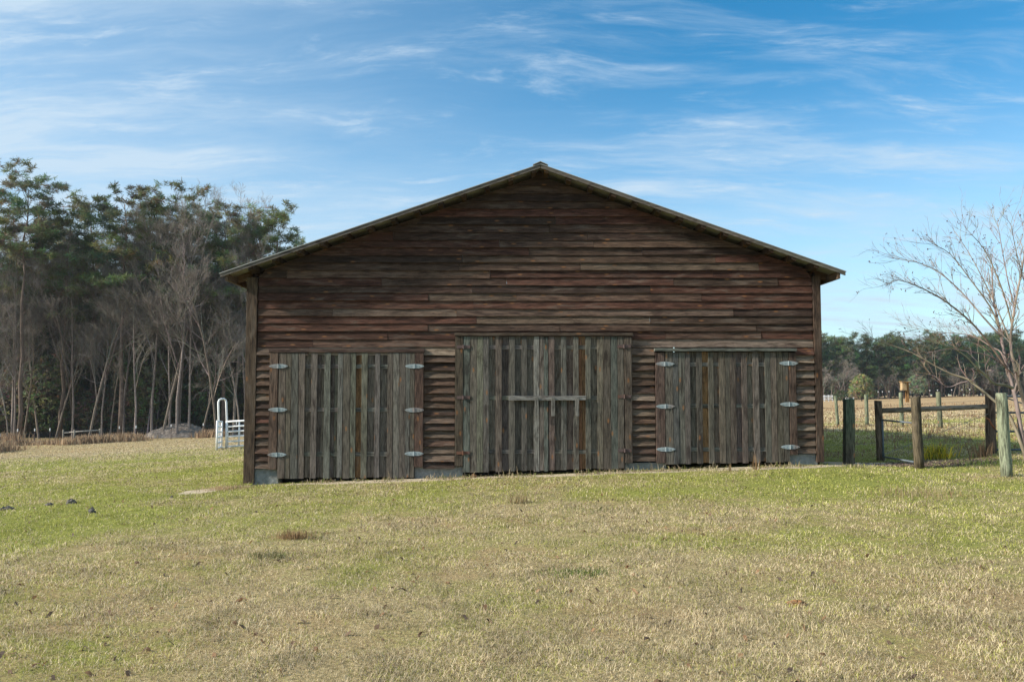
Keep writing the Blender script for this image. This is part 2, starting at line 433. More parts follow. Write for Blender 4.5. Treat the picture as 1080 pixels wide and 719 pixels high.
def blades_object(name, X, Y, H, Wd, lean, C, label, cat='grass', az=None, kind='stuff'):
    """one mesh of bent grass blades (5 verts, 3 tris each)"""
    n = len(X); rg = np.random.default_rng(len(X))
    Z = terr(X, Y) - .004
    a = rg.uniform(0, 2 * np.pi, n) if az is None else az
    wa = rg.uniform(0, 2 * np.pi, n)
    wx, wy = np.cos(wa) * Wd * .5, np.sin(wa) * Wd * .5
    lx, ly = np.cos(a) * lean * H, np.sin(a) * lean * H
    V = np.empty((n, 5, 3), np.float32)
    V[:, 0] = np.stack([X - wx, Y - wy, Z], -1); V[:, 1] = np.stack([X + wx, Y + wy, Z], -1)
    mx, my, mz = X + lx * .35, Y + ly * .35, Z + H * .6
    V[:, 2] = np.stack([mx - wx * .8, my - wy * .8, mz], -1); V[:, 3] = np.stack([mx + wx * .8, my + wy * .8, mz], -1)
    V[:, 4] = np.stack([X + lx, Y + ly, Z + H * np.clip(1.05 - lean * .45, .3, 1)], -1)
    k = np.arange(n)[:, None] * 5
    T = np.concatenate([k + np.array([0, 1, 3]), k + np.array([0, 3, 2]), k + np.array([2, 3, 4])], 1).reshape(-1)
    me = bpy.data.meshes.new(name); me.vertices.add(n * 5); me.vertices.foreach_set('co', V.ravel())
    nt = n * 3
    me.loops.add(nt * 3); me.loops.foreach_set('vertex_index', T.astype(np.int32))
    me.polygons.add(nt); me.polygons.foreach_set('loop_start', (np.arange(nt) * 3).astype(np.int32))
    me.update(calc_edges=True)
    at = me.attributes.new('tone', 'FLOAT_COLOR', 'POINT')
    cc = np.ones((n, 5, 4), np.float32); cc[:, :, :3] = C[:, None, :]
    at.data.foreach_set('color', cc.ravel())
    me.materials.append(M_DRY)
    o = bpy.data.objects.new(name, me); COL.objects.link(o)
    return tag(o, label, cat, None, kind)


def build_turf():
    rg = np.random.default_rng(4)
    n = 1300000
    r = np.exp(rg.uniform(math.log(3.3), math.log(92), n)); a = np.radians(rg.uniform(-37, 37, n))
    X, Y = r * np.sin(a), r * np.cos(a)
    inb = (X > -5.0) & (X < 5.85) & (Y > 15.96) & (Y < 30.3)
    bare = bare_mask(X, Y) > rg.uniform(.15, .6, n)
    tuft = fbm(X, Y, .35, 77, 2)
    keep = ~inb & ~bare & (tuft + rg.uniform(-.3, .3, n) > .30)
    X, Y, r, tuft = X[keep], Y[keep], r[keep], tuft[keep]; n = len(X)
    g = green_mask(X, Y) + rg.normal(0, .26, n)
    green = g > .5
    H = rg.gamma(6, .0050, n) * np.where(green, .8, 1.0) * (.55 + .9 * tuft) * np.clip(1.0 + (r - 8) * .02, 1, 2.4)
    Wd = rg.uniform(.0020, .0044, n) * np.clip(r / 6, 1, 9)
    lean = np.where(green, rg.uniform(.15, .9, n), rg.uniform(.4, 1.9, n))
    u = rg.uniform(0, 1, n)[:, None]
    gc = np.array([.235, .245, .055]) * (1 - u) + np.array([.50, .485, .135]) * u
    sc = np.array([.43, .34, .20]) * (1 - u) + np.array([.78, .65, .43]) * u
    brn = rg.uniform(0, 1, n) < .12
    sc[brn] = np.array([.135, .09, .055]) * (.7 + .6 * u[brn])
    C = np.where(green[:, None], gc, sc) * (.56 + .88 * np.clip(fbm(X, Y, .26, 91, 3), .1, .9))[:, None]
    blades_object('turf_grass', X, Y, H, Wd, lean, C, 'short mixed green and straw coloured pasture grass in front of the barn')


build_turf()

# ------------------------------------------------------------------ barn
YF = 16.0
rnd = random.Random(7)
YR = 15.55                               # rake edge of the roof
PK, EL, ER = P(570, 172.5, YR), P(231, 288, YR), P(893, 286, YR)
XL, XR = P(258.5, 500, YF)[0], P(867, 480, YF)[0]
YB = 30.0


def roof_z(x):
    if x < PK[0]: return PK[2] + (EL[2] - PK[2]) * (PK[0] - x) / (PK[0] - EL[0])
    return PK[2] + (ER[2] - PK[2]) * (x - PK[0]) / (ER[0] - PK[0])


def bx(px, py=430): return P(px, py, YF)[0]
def bz(py, px=540): return P(px, py, YF)[2]


def jit(c, s=.2, hue=.06, r=rnd):
    k = 1 + r.uniform(-s, s)
    return tuple(max(.005, v * k * (1 + r.uniform(-hue, hue))) for v in c)


barn_z = gz(0.4, 16)
barn = thing('barn', 'large weathered brown board barn with low gable roof and three pairs of plank doors', 'barn', (PK[0], YF, barn_z))
OPEN = [(285, 447, 371.5), (480, 666, 354), (690.5, 839, 370)]


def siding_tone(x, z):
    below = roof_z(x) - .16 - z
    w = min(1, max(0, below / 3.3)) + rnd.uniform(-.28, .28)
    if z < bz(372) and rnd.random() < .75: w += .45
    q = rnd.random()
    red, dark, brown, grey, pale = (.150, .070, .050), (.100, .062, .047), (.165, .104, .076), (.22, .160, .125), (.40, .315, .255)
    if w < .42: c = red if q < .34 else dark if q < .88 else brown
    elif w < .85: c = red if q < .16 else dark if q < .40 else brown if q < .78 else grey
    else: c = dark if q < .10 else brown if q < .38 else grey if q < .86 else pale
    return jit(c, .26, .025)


def lap_board(mb, x0, x1, z0, h, lip, tone, y0=YF, clampf=None):
    n = max(1, int((x1 - x0) / .45)); r = rnd.random() * 60
    vs = []; bc = []; pale = tuple(min(.6, c * 1.25 + .02) for c in tone)
    tones = []
    dz0, dz1 = rnd.uniform(-.006, .006), rnd.uniform(-.006, .006)
    for i in range(n + 1):
        t = i / n; x = x0 + (x1 - x0) * t
        zb = z0 + dz0 + (dz1 - dz0) * t + rnd.uniform(-.006, .006); l = lip + rnd.uniform(-.009, .009)
        for (yy, zz, cc) in ((-l, zb, tone), (-l + .018, zb, tone), (-.004, z0 + h, tone), (-.016, z0 + h, tone)):
            xx = x
            if clampf: xx = min(max(x, clampf(zz)[0]), clampf(zz)[1])
            vs.append((xx, y0 + yy, zz)); bc.append((xx, zz - z0 + yy, r)); tones.append(cc)
    fs = []
    for i in range(n):
        a, b = i * 4, i * 4 + 4
        for k in range(4): fs.append((a + k, a + (k + 1) % 4, b + (k + 1) % 4, b + k))
    fs += [(3, 2, 1, 0), tuple(n * 4 + k for k in range(4))]
    fs = [f[::-1] for f in fs]
    mb.add(vs, fs, tones, bc)


def rake_clamp(z):
    zz = z + .12
    fl = PK[0] - (PK[2] - zz) / (PK[2] - EL[2]) * (PK[0] - EL[0])
    fr = PK[0] + (PK[2] - zz) / (PK[2] - ER[2]) * (ER[0] - PK[0])
    if zz > PK[2]: fl = fr = PK[0]
    return (max(fl, bx(271)), min(fr, bx(858.5)))


def front_wall():
    mb = MB(); e = 8.05
    py = 493.5; 
    while py > 180:
        z0 = bz(py); h = bz(py - e) - z0 + .03
        segs = [(bx(271), bx(858.5))]
        for (a, b, top) in OPEN:
            if py - e * .5 > top:
                ns = []
                for (s0, s1) in segs:
                    if bx(a) > s0: ns.append((s0, min(s1, bx(a))))
                    if bx(b) < s1: ns.append((max(s0, bx(b)), s1))
                segs = ns
        lower = py > 371
        for (s0, s1) in segs:
            if lower and s0 > bx(600) and py > 487: continue
            if lower and s0 > bx(830) and py > 484: continue
            lo, hi = rake_clamp(z0)
            s0, s1 = max(s0, lo), min(s1, hi)
            if s1 - s0 < .03: continue
            x = s0 - rnd.uniform(0, 1.5) * (s1 - s0 > 3)
            while x < s1 - .02:
                L = rnd.choice((1.8, 2.4, 3.6, 3.6, 4.8, 4.8)) * rnd.uniform(.85, 1.1)
                x2 = min(s1, x + L)
                if s1 - x2 < .5: x2 = s1
                lip = rnd.uniform(.070, .090) if lower else rnd.uniform(.046, .066)
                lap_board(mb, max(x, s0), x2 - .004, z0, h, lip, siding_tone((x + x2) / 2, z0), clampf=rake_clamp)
                x = x2
        py -= e * rnd.uniform(.95, 1.05)
    return mb.build('front_wall', M_SIDING, barn)


front_wall()
# side and back walls (lap boards too, coarser)
for X, s in ((XL + .06, -1), (XR - .06, 1)):
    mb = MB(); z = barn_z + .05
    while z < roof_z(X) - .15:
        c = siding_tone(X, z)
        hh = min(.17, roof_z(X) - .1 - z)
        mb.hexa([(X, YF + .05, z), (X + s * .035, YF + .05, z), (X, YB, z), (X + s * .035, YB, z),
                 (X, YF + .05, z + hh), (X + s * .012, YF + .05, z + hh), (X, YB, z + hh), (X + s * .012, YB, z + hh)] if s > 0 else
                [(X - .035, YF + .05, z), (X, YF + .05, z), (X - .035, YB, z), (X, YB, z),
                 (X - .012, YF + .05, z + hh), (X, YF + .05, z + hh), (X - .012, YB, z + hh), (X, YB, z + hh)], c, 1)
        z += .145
    mb.build('side_wall', M_SIDING, barn)
mb = MB(); z = barn_z - .1
while z < PK[2] - .3:
    lo = max(XL + .1, PK[0] - (PK[2] - z - .3) / (PK[2] - EL[2]) * (PK[0] - EL[0])); hi = min(XR - .1, PK[0] + (PK[2] - z - .3) / (PK[2] - ER[2]) * (ER[0] - PK[0]))
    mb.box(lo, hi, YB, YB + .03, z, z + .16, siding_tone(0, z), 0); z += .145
mb.build('back_wall', M_SIDING, barn)
mb = MB(); mb.box(XL + .2, XR - .2, YF + .3, YB - .1, barn_z - .25, barn_z + .12)
mb.build('floor', M_DARK, barn)

# foundation blocks and sill
for (a, b, t, bt) in ((268, 295, 494, 512), (437.5, 488.5, 491.8, 506), (658.5, 702, 487.6, 498), (831.5, 861, 478.5, 490)):
    mb = MB(); mb.box(bx(a), bx(b), YF - .012, YF + .3, bz(bt) - .12, bz(t), (1, 1, 1))
    mb.build('foundation_block', M_CONC, barn, bevel=.008)
# corner boards
for (a, b, tp, bt, c) in ((259, 270.5, 283, 509, (.15, .098, .075)), (858.8, 866.8, 288, 487, (.15, .105, .08))):
    mb = MB(); x0, x1 = bx(a), bx(b); zb = bz(bt)
    zt = min(roof_z(x0), roof_z(x1)) - .16
    w = (x1 - x0)
    mb.box(x0 + .002, x1, YF - .075, YF - .04, zb, zt, jit(c, .1), 2)
    mb.box(x0, x1 - .01, YF - .0385, YF + .14, zb + .02, zt, jit(c, .1), 2)
    mb.build('corner_board', M_SIDING, barn, bevel=.004)

# doors ------------------------------------------------------------
GREYS = [(.185, .165, .132), (.168, .156, .128), (.205, .186, .152), (.152, .130, .104), (.172, .172, .145), (.21, .198, .170)]
BROWN = [(.215, .17, .135), (.19, .158, .128), (.235, .195, .158)]
ORNG = (.33, .175, .085)


def leaf(pick, gaps, x0, x1, top, botl, botr, rails, hinge_side, hinge_y, hinge_mat, orange=(), pale=()):
    """pick: front picket px intervals; gaps: px intervals where the back boards show between rails"""
    Yb, Yr, Yp = YF - .058, YF - .058, YF - .095
    mb = MB(); bot = lambda p: botl + (botr - botl) * (p - x0) / (x1 - x0)
    for (a, b) in gaps:
        k = 2 if (b - a) > 6.3 and rnd.random() < .4 else 1
        for i in range(k):
            aa, bb = a + (b - a) * i / k - .8 * (i == 0), a + (b - a) * (i + 1) / k + .8 * (i == k - 1)
            c = jit(ORNG if any(abs((aa + bb) / 2 - q) < 3 for q in orange) else rnd.choice(BROWN), .18)
            mb.box(bx(aa) + .002, bx(bb) - .002, Yb - .001 * i, Yb + .02, bz(bot((a + b) / 2) - rnd.uniform(.4, 1.2)), bz(top + rnd.uniform(0, .5)), c, 2)
    for (a, b) in pick:
        k = 1 if (b - a) < 9 else 2
        for i in range(k):
            aa, bb = a + (b - a) * i / k, a + (b - a) * (i + 1) / k
            mid = (aa + bb) / 2
            c = jit(rnd.choice(GREYS + BROWN[:1]), .16)
            if any(abs(mid - q) < 2.5 for q in pale): c = jit((.30, .29, .265), .08)
            dy = rnd.uniform(-.006, .006); tl = rnd.uniform(-.004, .004)
            xa, xb = bx(aa) + rnd.uniform(.001, .005), bx(bb) - rnd.uniform(.001, .005)
            zb, zt = bz(bot(mid) + rnd.uniform(-.5, .5)), bz(top + rnd.uniform(0, .6))
            mb.hexa([(xa + tl, Yp + dy, zb), (xb + tl, Yp + dy, zb), (xa + tl, Yp + dy + .02, zb), (xb + tl, Yp + dy + .02, zb),
                     (xa, Yp, zt), (xb, Yp, zt), (xa, Yp + .02, zt), (xb, Yp + .02, zt)], c, 2)
    # filler behind outer pickets so no daylight shows
    for (a, b) in pick:
        mb.box(bx(a) - .004, bx(b) + .004, Yb + .022, Yb + .04, bz(bot((a + b) / 2) - 1.5), bz(top + 1), jit((.06, .045, .035), .2), 2)
    door = mb.build('door', M_DOOR, barn, bevel=.003)
    for ry in rails:
        r = MB(); r.box(bx(x0 + 1.5), bx(x1 - 1.5), Yr - .016, Yr + .002, bz(ry + 2.2), bz(ry - 2.2), jit((.21, .195, .17), .15), 0)
        r.build('rail', M_DOOR, door, bevel=.003)
    for hy in hinge_y:
        h = MB()
        cx, w, hh = (x0, 10.2, 2.3) if hinge_side < 0 else (x1, 10.2, 2.3)
        yy = Yp - .014
        if hinge_mat is M_GALV:
            hy2 = hy + rnd.uniform(-.4, .4)
            for s in (-1, 1):
                pts = [(0.02, -hh), (.45, -hh * .92), (.8, -hh * .55), (1, 0), (.8, hh * .55), (.45, hh * .92), (0.02, hh)]
                front = [(bx(cx + s * w * u), yy, bz(hy2 - v)) for u, v in pts]
                backp = [(x, yy + .008, z) for x, y, z in front]
                n = len(pts); fs = [tuple(range(n)), tuple(range(2 * n - 1, n - 1, -1))] + [(i, (i + 1) % n, (i + 1) % n + n, i + n) for i in range(n)]
                if s > 0: fs = [f[::-1] for f in fs]
                h.add(front + backp, fs)
            for uu in (-.75, -.42, .42, .75): h.tube([(bx(cx + uu * w), yy + .002, bz(hy2)), (bx(cx + uu * w), yy - .006, bz(hy2))], .011, 6, (.3, .3, .3))
            h.tube([(bx(cx), yy - .004, bz(hy2 + 2.4)), (bx(cx), yy - .004, bz(hy2 - 2.4))], .009, 8)
        else:
            s = -hinge_side
            h.box(bx(min(cx - s * 7, cx + s * 7)), bx(max(cx - s * 7, cx + s * 7)), yy, yy + .01, bz(hy + 1.6), bz(hy - 1.6))
            h.tube([(bx(cx), yy - .006, bz(hy + 2.2)), (bx(cx), yy - .006, bz(hy - 2.2))], .013, 8)
        h.build('hinge', hinge_mat, door)
    return door


def sc_(o, s, lst): return [(o + a / s, o + b / s) for a, b in lst]


LFT = lambda l: sc_(250, 3.996, l); MID = lambda l: sc_(460, 4.108, l); RGT = lambda l: sc_(670, 4.23, l)
leaf(LFT([(178, 210), (210, 232), (232, 262), (262, 290), (316, 342), (370, 397), (428, 449)]), LFT([(290, 316), (342, 370), (397, 428)]),
     294.5, 362.2, 372, 504, 503.6, (386.5, 432, 478.5), -1, (386, 432, 479), M_GALV)
leaf(LFT([(449.5, 480), (480, 504), (527, 553), (583, 606), (636, 660), (660, 686), (686, 712), (712, 750)]), LFT([(504, 527), (553, 583), (606, 636)]),
     362.4, 437.6, 372, 503.8, 503, (386.5, 432, 478.5), 1, (386, 432, 477.5), M_GALV, orange=(379,))
leaf(MID([(118, 148), (148, 177), (177, 205), (205, 229), (257, 285), (314, 342), (370, 394), (422, 447), (447, 485)]), MID([(229, 257), (285, 314), (342, 370), (394, 422)]),
     489, 578, 355, 497.5, 496, (366.5, 419.5, 476), -1, (366, 419, 477), M_RUST, pale=(565.8,))
leaf(MID([(486, 513), (540, 565), (592, 617), (645, 670), (697, 722), (722, 755), (755, 785), (785, 812)]), MID([(513, 540), (565, 592), (617, 645), (670, 697)]),
     578.2, 658, 355, 496, 493.5, (366.5, 419.5, 476), 1, (365.5, 418, 474.5), M_RUST, orange=(613.6,))
leaf(RGT([(130, 165), (165, 190), (190, 220), (220, 243), (270, 296), (322, 347), (370, 397)]), RGT([(243, 270), (296, 322), (347, 370)]),
     700.8, 763.8, 371, 489.5, 488, (384.5, 428, 473.5), -1, (384, 428.5, 473.5), M_GALV, orange=(743,))
leaf(RGT([(397.5, 420), (420, 445), (470, 496), (520, 548), (574, 600), (600, 627), (627, 655), (655, 680)]), RGT([(445, 470), (496, 520), (548, 574)]),
     764, 830.8, 371, 488, 486.5, (384.5, 428, 473.5), 1, (383, 426.5, 470.5), M_GALV)
for (a, b, t, bt, c) in ((285.2, 294, 372, 494.5, (.20, .135, .115)), (438, 447, 372, 492, (.15, .105, .085)), (480.3, 488.6, 355, 491, (.145, .11, .085)),
                         (658.4, 666, 356, 487.5, (.20, .165, .14)), (691, 700.4, 372, 487.6, (.19, .14, .12)), (831.2, 838.6, 372, 479, (.17, .115, .10))):
    mb = MB(); mb.box(bx(a), bx(b), YF - .10, YF + .02, bz(bt), bz(t), jit(c, .08), 2); mb.build('door_jamb', M_SIDING, barn, bevel=.004)
for (a, b, t, bt, c, d) in ((479.5, 667.5, 351.3, 354.5, (.12, .09, .072), .125), (284, 448, 368, 371.7, (.14, .10, .08), .11), (689.8, 839, 367.6, 370.6, (.25, .29, .26), .15)):
    mb = MB(); mb.box(bx(a), bx(b), YF - d, YF + .0, bz(bt), bz(t), jit(c, .05), 0); mb.build('door_header', M_SIDING, barn, bevel=.003)
# bar across the middle doors with three hanging pieces
mb = MB(); mb.box(bx(536.5), bx(617.5), YF - .155, YF - .118, bz(422), bz(417.2), (.34, .325, .30), 0); bar = mb.build('door_bar', M_DOOR, barn, bevel=.004)
for q in (565.8, 583, 608):
    mb = MB(); mb.box(bx(q - 2), bx(q + 2), YF - .172, YF - .157, bz(438.5), bz(419), (.27, .255, .225), 2); mb.build('hanger', M_DOOR, bar, bevel=.003)

# roof ---------------------------------------------------------------
YE = YB + .4
roofs = MB(); step = .05; ny = int((YE - YR) / step)
for side, (E, s) in enumerate(((EL, -1), (ER, 1))):
    vs = []; bc = []
    nx = Vector((PK[0] - E[0], 0, PK[2] - E[2])); nrm = Vector((-nx.z * (-s) * -1, 0, abs(nx.x))).normalized()
    nrm = Vector((s * abs(PK[2] - E[2]), 0, abs(PK[0] - E[0]))).normalized()
    for i in range(ny + 1):
        y = YR + (YE - YR) * i / ny
        ph = (i % 12); cr = .018 * max(0, 1 - abs(ph - 2) / 1.0) + .009 * max(0, 1 - abs(ph - 8) / 1.0)
        for (q, lift) in ((PK, 0), (E, 0)):
            for th in (0, -.012):
                p = Vector((q[0], y, q[2])) + nrm * (cr + th); vs.append(tuple(p)); bc.append((0, 0, 0))
    fs = []
    for i in range(ny):
        a, b = i * 4, i * 4 + 4
        fs += [(a, a + 2, b + 2, b), (a + 1, b + 1, b + 3, a + 3), (a + 2, a + 3, b + 3, b + 2), (a, b, b + 1, a + 1)]
    fs += [(0, 1, 3, 2), (ny * 4, ny * 4 + 2, ny * 4 + 3, ny * 4 + 1)]
    roofs.add(vs, fs, (1, 1, 1), bc)
roof = roofs.build('roof', M_ROOF, barn)
mb = MB()
for s, E in ((-1, EL), (1, ER)):
    sl = (PK[2] - E[2]) / abs(PK[0] - E[0]); w = .14
    a = (PK[0], PK[2] + .045); b = (PK[0] + s * w, PK[2] + .032 - sl * w)
    q = [(a[0], YR - .01, a[1] - .012), (b[0], YR - .01, b[1] - .012), (a[0], YE, a[1] - .012), (b[0], YE, b[1] - .012), (a[0], YR - .01, a[1]), (b[0], YR - .01, b[1]), (a[0], YE, a[1]), (b[0], YE, b[1])]
    if s < 0: q = [q[1], q[0], q[3], q[2], q[5], q[4], q[7], q[6]]
    mb.hexa(q)
mb.build('ridge_cap', M_ROOF, roof)


def along(E, t, dz): return (PK[0] + (E[0] - PK[0]) * t, PK[2] + (E[2] - PK[2]) * t - dz)


def slope_bar(mb, E, t0, t1, y0, y1, d0, d1, tone, n=1):
    for i in range(n):
        ta, tb = t0 + (t1 - t0) * i / n, t0 + (t1 - t0) * (i + 1) / n
        if E[0] < PK[0]: ta, tb = tb, ta
        a0, b0, a1, b1 = along(E, ta, d1), along(E, tb, d1), along(E, ta, d0), along(E, tb, d0)
        mb.hexa([(a0[0], y0, a0[1]), (b0[0], y0, b0[1]), (a0[0], y1, a0[1]), (b0[0], y1, b0[1]),
                 (a1[0], y0, a1[1]), (b1[0], y0, b1[1]), (a1[0], y1, a1[1]), (b1[0], y1, b1[1])], tone, 0)


for E in (EL, ER):
    mb = MB()
    slope_bar(mb, E, .001, .36, YR + .012, YR + .045, .015, .080, jit((.16, .15, .14), .06)); slope_bar(mb, E, .3605, .70, YR + .0125, YR + .045, .015, .079, jit((.175, .165, .155), .06)); slope_bar(mb, E, .7005, .997, YR + .012, YR + .045, .015, .0795, jit((.165, .16, .15), .06))
    mb.build('rake_board', M_BEAM, roof)
    nl = 13
    for i in range(nl):
        t = .02 + (.885 * i / (nl - 1)); w = .085 / abs(PK[0] - E[0]) / 2
        mb = MB(); slope_bar(mb, E, t - w, t + w, YR + .047, YF + .6, .02, .122, jit((.085, .055, .04), .2)); mb.build('lookout', M_BEAM, roof)
    # rafter tails and the eave beam
    wall_t = abs((XL if E is EL else XR) - PK[0]) / abs(E[0] - PK[0])
    for i in range(16):
        y = YR + .62 + i * .95
        if y > YE - .2: break
        mb = MB(); slope_bar(mb, E, wall_t - .03, .985, y, y + .05, .017, .15, jit((.17, .115, .08), .15)); mb.build('rafter_tail', M_BEAM, roof)
    s = -1 if E is EL else 1
    mb = MB(); xe = E[0] - s * .10; zt = roof_z(xe) - .02
    mb.box(min(xe, xe - s * .05), max(xe, xe - s * .05), YR + .05, YE - .1, zt - .145, zt - .015, (.17, .12, .085), 1); mb.build('eave_beam', M_BEAM, roof)


# ------------------------------------------------------------------ fence posts, brace, gates on the right
def post(name, label, px, top, base, Y, wpx, c, sq=False, lean=0, cat='fence post', parent=None, group=None, c2=None):
    b = P(px, base, Y); t = P(px + lean, top, Y); r = wpx / F * Y / 2
    z0 = gz(b[0], Y)
    root = parent
    if root is None: root = thing(name, label, cat, (b[0], Y, z0), group)
    mb = MB(); n = 4 if sq else 14
    zb = z0 - .05
    pts = []; rad = []
    for i in range(7):
        q = i / 6
        pts.append((b[0] + (t[0] - b[0]) * q + rnd.uniform(-.004, .004), Y, zb + (t[2] - zb) * q)); rad.append(r * (1.03 - .06 * q) * (1.36 if sq else 1))
    pts.append((t[0], Y, t[2] + .012)); rad.append(r * .86 * (1.36 if sq else 1))
    if sq:
        h_ = r; x0_, x1_ = b[0], t[0]
        mb.hexa([(x0_ - h_, Y - h_, zb), (x0_ + h_, Y - h_, zb), (x0_ - h_, Y + h_, zb), (x0_ + h_, Y + h_, zb), (x1_ - h_, Y - h_, t[2] - .35), (x1_ + h_, Y - h_, t[2] - .35), (x1_ - h_, Y + h_, t[2] - .35), (x1_ + h_, Y + h_, t[2] - .35)], c, 2, 3.0)
        mb.hexa([(x1_ - h_, Y - h_, t[2] - .35), (x1_ + h_, Y - h_, t[2] - .35), (x1_ - h_, Y + h_, t[2] - .35), (x1_ + h_, Y + h_, t[2] - .35), (x1_ - h_ * .97, Y - h_ * .97, t[2]), (x1_ + h_ * .97, Y - h_ * .97, t[2] + .01), (x1_ - h_ * .97, Y + h_ * .97, t[2]), (x1_ + h_ * .97, Y + h_ * .97, t[2] + .015)], c, 2, 3.0)
    else: mb.tube(pts, rad, n, c)
    if c2:
        k = len(mb.c); mb.c = [tuple(c2[j] + (c[j] - c2[j]) * min(1, max(0, ((v[2] - zb) / (t[2] - zb) - .25) * 2.2)) for j in range(3)) for v in mb.v]
    mb.build('shaft' if parent is None else 'post', M_POST, root, smooth=not sq)
    return root


G1, G2 = (.175, .25, .165), (.11, .17, .115)
post('fence_post', 'dark green square post standing nearest the right barn corner', 895, 421, 490, 16.4, 9.2, (.095, .135, .10), True, c2=(.15, .13, .105))
post('fence_post', 'dark weathered round post in front of the brace rail, tallest of the brown ones', 969.5, 419, 493, 15.6, 10, (.10, .085, .058), lean=-4)
post('fence_post', 'thick pale green round post nearest the camera at right', 1062, 415, 502, 14.3, 11.5, (.225, .265, .195), lean=-6)
fence = thing('wire_fence', 'wire mesh fence with wooden brace rail between two brown posts', 'fence', (P(928, 488, 17)[0], 17, gz(P(928, 488, 17)[0], 17)))
post('', '', 929, 423, 489, 17.0, 7.8, (.16, .125, .095), parent=fence, lean=-3)
post('', '', 1045.5, 412, 477, 17.3, 10, (.145, .105, .085), parent=fence, lean=-1.5)
mb = MB(); a, b = P(930, 433, 17.0), P(1044, 428.5, 17.3)
mb.tube([a, tuple((a[i] + b[i]) / 2 for i in range(3)), b], [.052, .05, .048], 10, (.26, .235, .20)); mb.build('rail', M_POST, fence, smooth=True)
mb = MB()
for i in range(22):
    t = i / 21; x = a[0] + (b[0] - a[0]) * t; y = 17.02 + .3 * t
    mb.tube([(x, y, gz(x, y)), (x, y, a[2] - .1 + .08 * t)], .0022, 4)
for i in range(8):
    z = .12 + i * .135
    mb.tube([(a[0], 17.02, gz(a[0], 17.02) + z), (b[0], 17.32, gz(b[0], 17.32) + z)], .0022, 4)
mb.build('wire_mesh', M_WIRE, fence)
mb = MB(); mb.tube([(b[0], 17.25, b[2] - .12), (a[0], 16.95, gz(a[0], 17) + .12)], .005, 5); mb.build('brace_wire', M_WIRE, fence)
mb = MB(); c0 = P(1040, 441, 17.15); 
mb.tube([P(1040, 440.5, 17.17), P(1043, 442, 17.12), P(1046, 448, 17.11), P(1049.5, 452, 17.17)], .016, 6, (1, 1, 1)); mb.build('chain', metal_mat('rusty_chain', (.30, .10, .04), .7, .3, .4, .5), fence)


def tube_gate(label, A, B, zs, verts, r=.02, m=M_TUBE, name='tube_gate', diag=False, group=None):
    g = thing(name, label, 'gate', (A[0], A[1], gz(A[0], A[1])), group)
    z0a, z0b = gz(A[0], A[1]), gz(B[0], B[1])
    L = lambda t, z: (A[0] + (B[0] - A[0]) * t, A[1] + (B[1] - A[1]) * t, z0a + (z0b - z0a) * t + z)
    for t in (0, 1):
        f = MB(); f.tube([L(t, zs[0] - r), L(t, zs[-1] + r)], r * 1.05, 8); f.build('end_upright', m, g, smooth=True)
    for z in zs:
        mb = MB(); mb.tube([L(0, z), L(1, z)], r, 8); mb.build('bar', m, g, smooth=True)
    for t in verts:
        mb = MB(); mb.tube([L(t, zs[0]), L(t, zs[-1])], r * .8, 8); mb.build('upright', m, g, smooth=True)
    if diag:
        mb = MB(); mb.tube([L(.05, zs[-1]), L(.95, zs[0])], r * .6, 6); mb.build('diagonal_rod', m, g, smooth=True)
    return g


A, B = P(1050, 476, 17.45), P(1050, 476, 17.45)
tube_gate('grey tubular gate partly outside the frame right of the brown brace post', (A[0], 17.45, 0), (A[0] + 3.6, 17.7, 0), (.05, .42, .80, 1.13), (.33, .66), .022, diag=True)
A, B = P(931, 470, 17.05), P(967, 470, 15.9)
tube_gate('low dark blue two bar gate between the thin and the dark round posts', (P(931, 455, 16.9)[0], 16.9, 0), (P(969.5, 455, 15.75)[0], 15.75, 0), (.08, .80), (), .018)

for (px, top, base, Y, w, lean, lab) in ((884, 417.5, 448.5, 38, 3.2, -3, 'thin green field post leaning left closest to the barn corner'), (914.5, 416, 448.5, 38.5, 3.8, -1, 'green field post standing under the round shrub'),
                                         (951.5, 414, 450.5, 36.5, 4, -1.5, 'pale green field post carrying the bird box'), (992, 413.5, 452, 31, 5, -2.5, 'brownish field post seen through the wire mesh fence')):
    post('fence_post', lab, px, top, base, Y, w, (.18, .22, .155) if px != 992 else (.17, .19, .13), lean=lean)
# bird box on the post
q = P(952.5, 424, 36.4); t3 = P(952.5, 403.5, 36.4)
bh = thing('bird_box', 'tan wooden bird box with long mounting board on green post', 'bird box', (q[0], 36.4, q[2]))
mb = MB(); mb.box(q[0] + .02, q[0] + .17, 36.2, 36.24, q[2], t3[2] + .02, (.40, .215, .085), 2); mb.build('mounting_board', M_POST, bh)
mb = MB(); mb.box(q[0] - .18, q[0] + .018, 36.05, 36.26, P(0, 411.5, 36.2)[2], t3[2], (.50, .375, .23), 2); bxo = mb.build('box', M_POST, bh)
mb = MB(); mb.box(q[0] - .21, q[0] + .19, 36.0, 36.28, t3[2] + .021, t3[2] + .05, (.42, .27, .14), 0); mb.build('lid', M_POST, bh)
# thin wire of the field fence
wf = MB()
for z in (.35, .7, 1.05):
    for (x0, y0, x1, y1) in ((P(868, 455, 24)[0], 24, P(896, 455, 16.5)[0], 16.5),):
        wf.tube([(5.9, 16.6, gz(5.9, 16.6) + z), (P(895, 455, 16.4)[0], 16.4, gz(6.5, 16.4) + z), (P(926, 455, 17)[0], 17.0, gz(7.3, 17) + z)], .003, 4)
o = wf.build('fence_wire', M_WIRE); tag(o, 'thin wires strung from barn corner to the brown brace post', 'wire')

# ------------------------------------------------------------------ white corral panels and bow gate
YC = 48.0


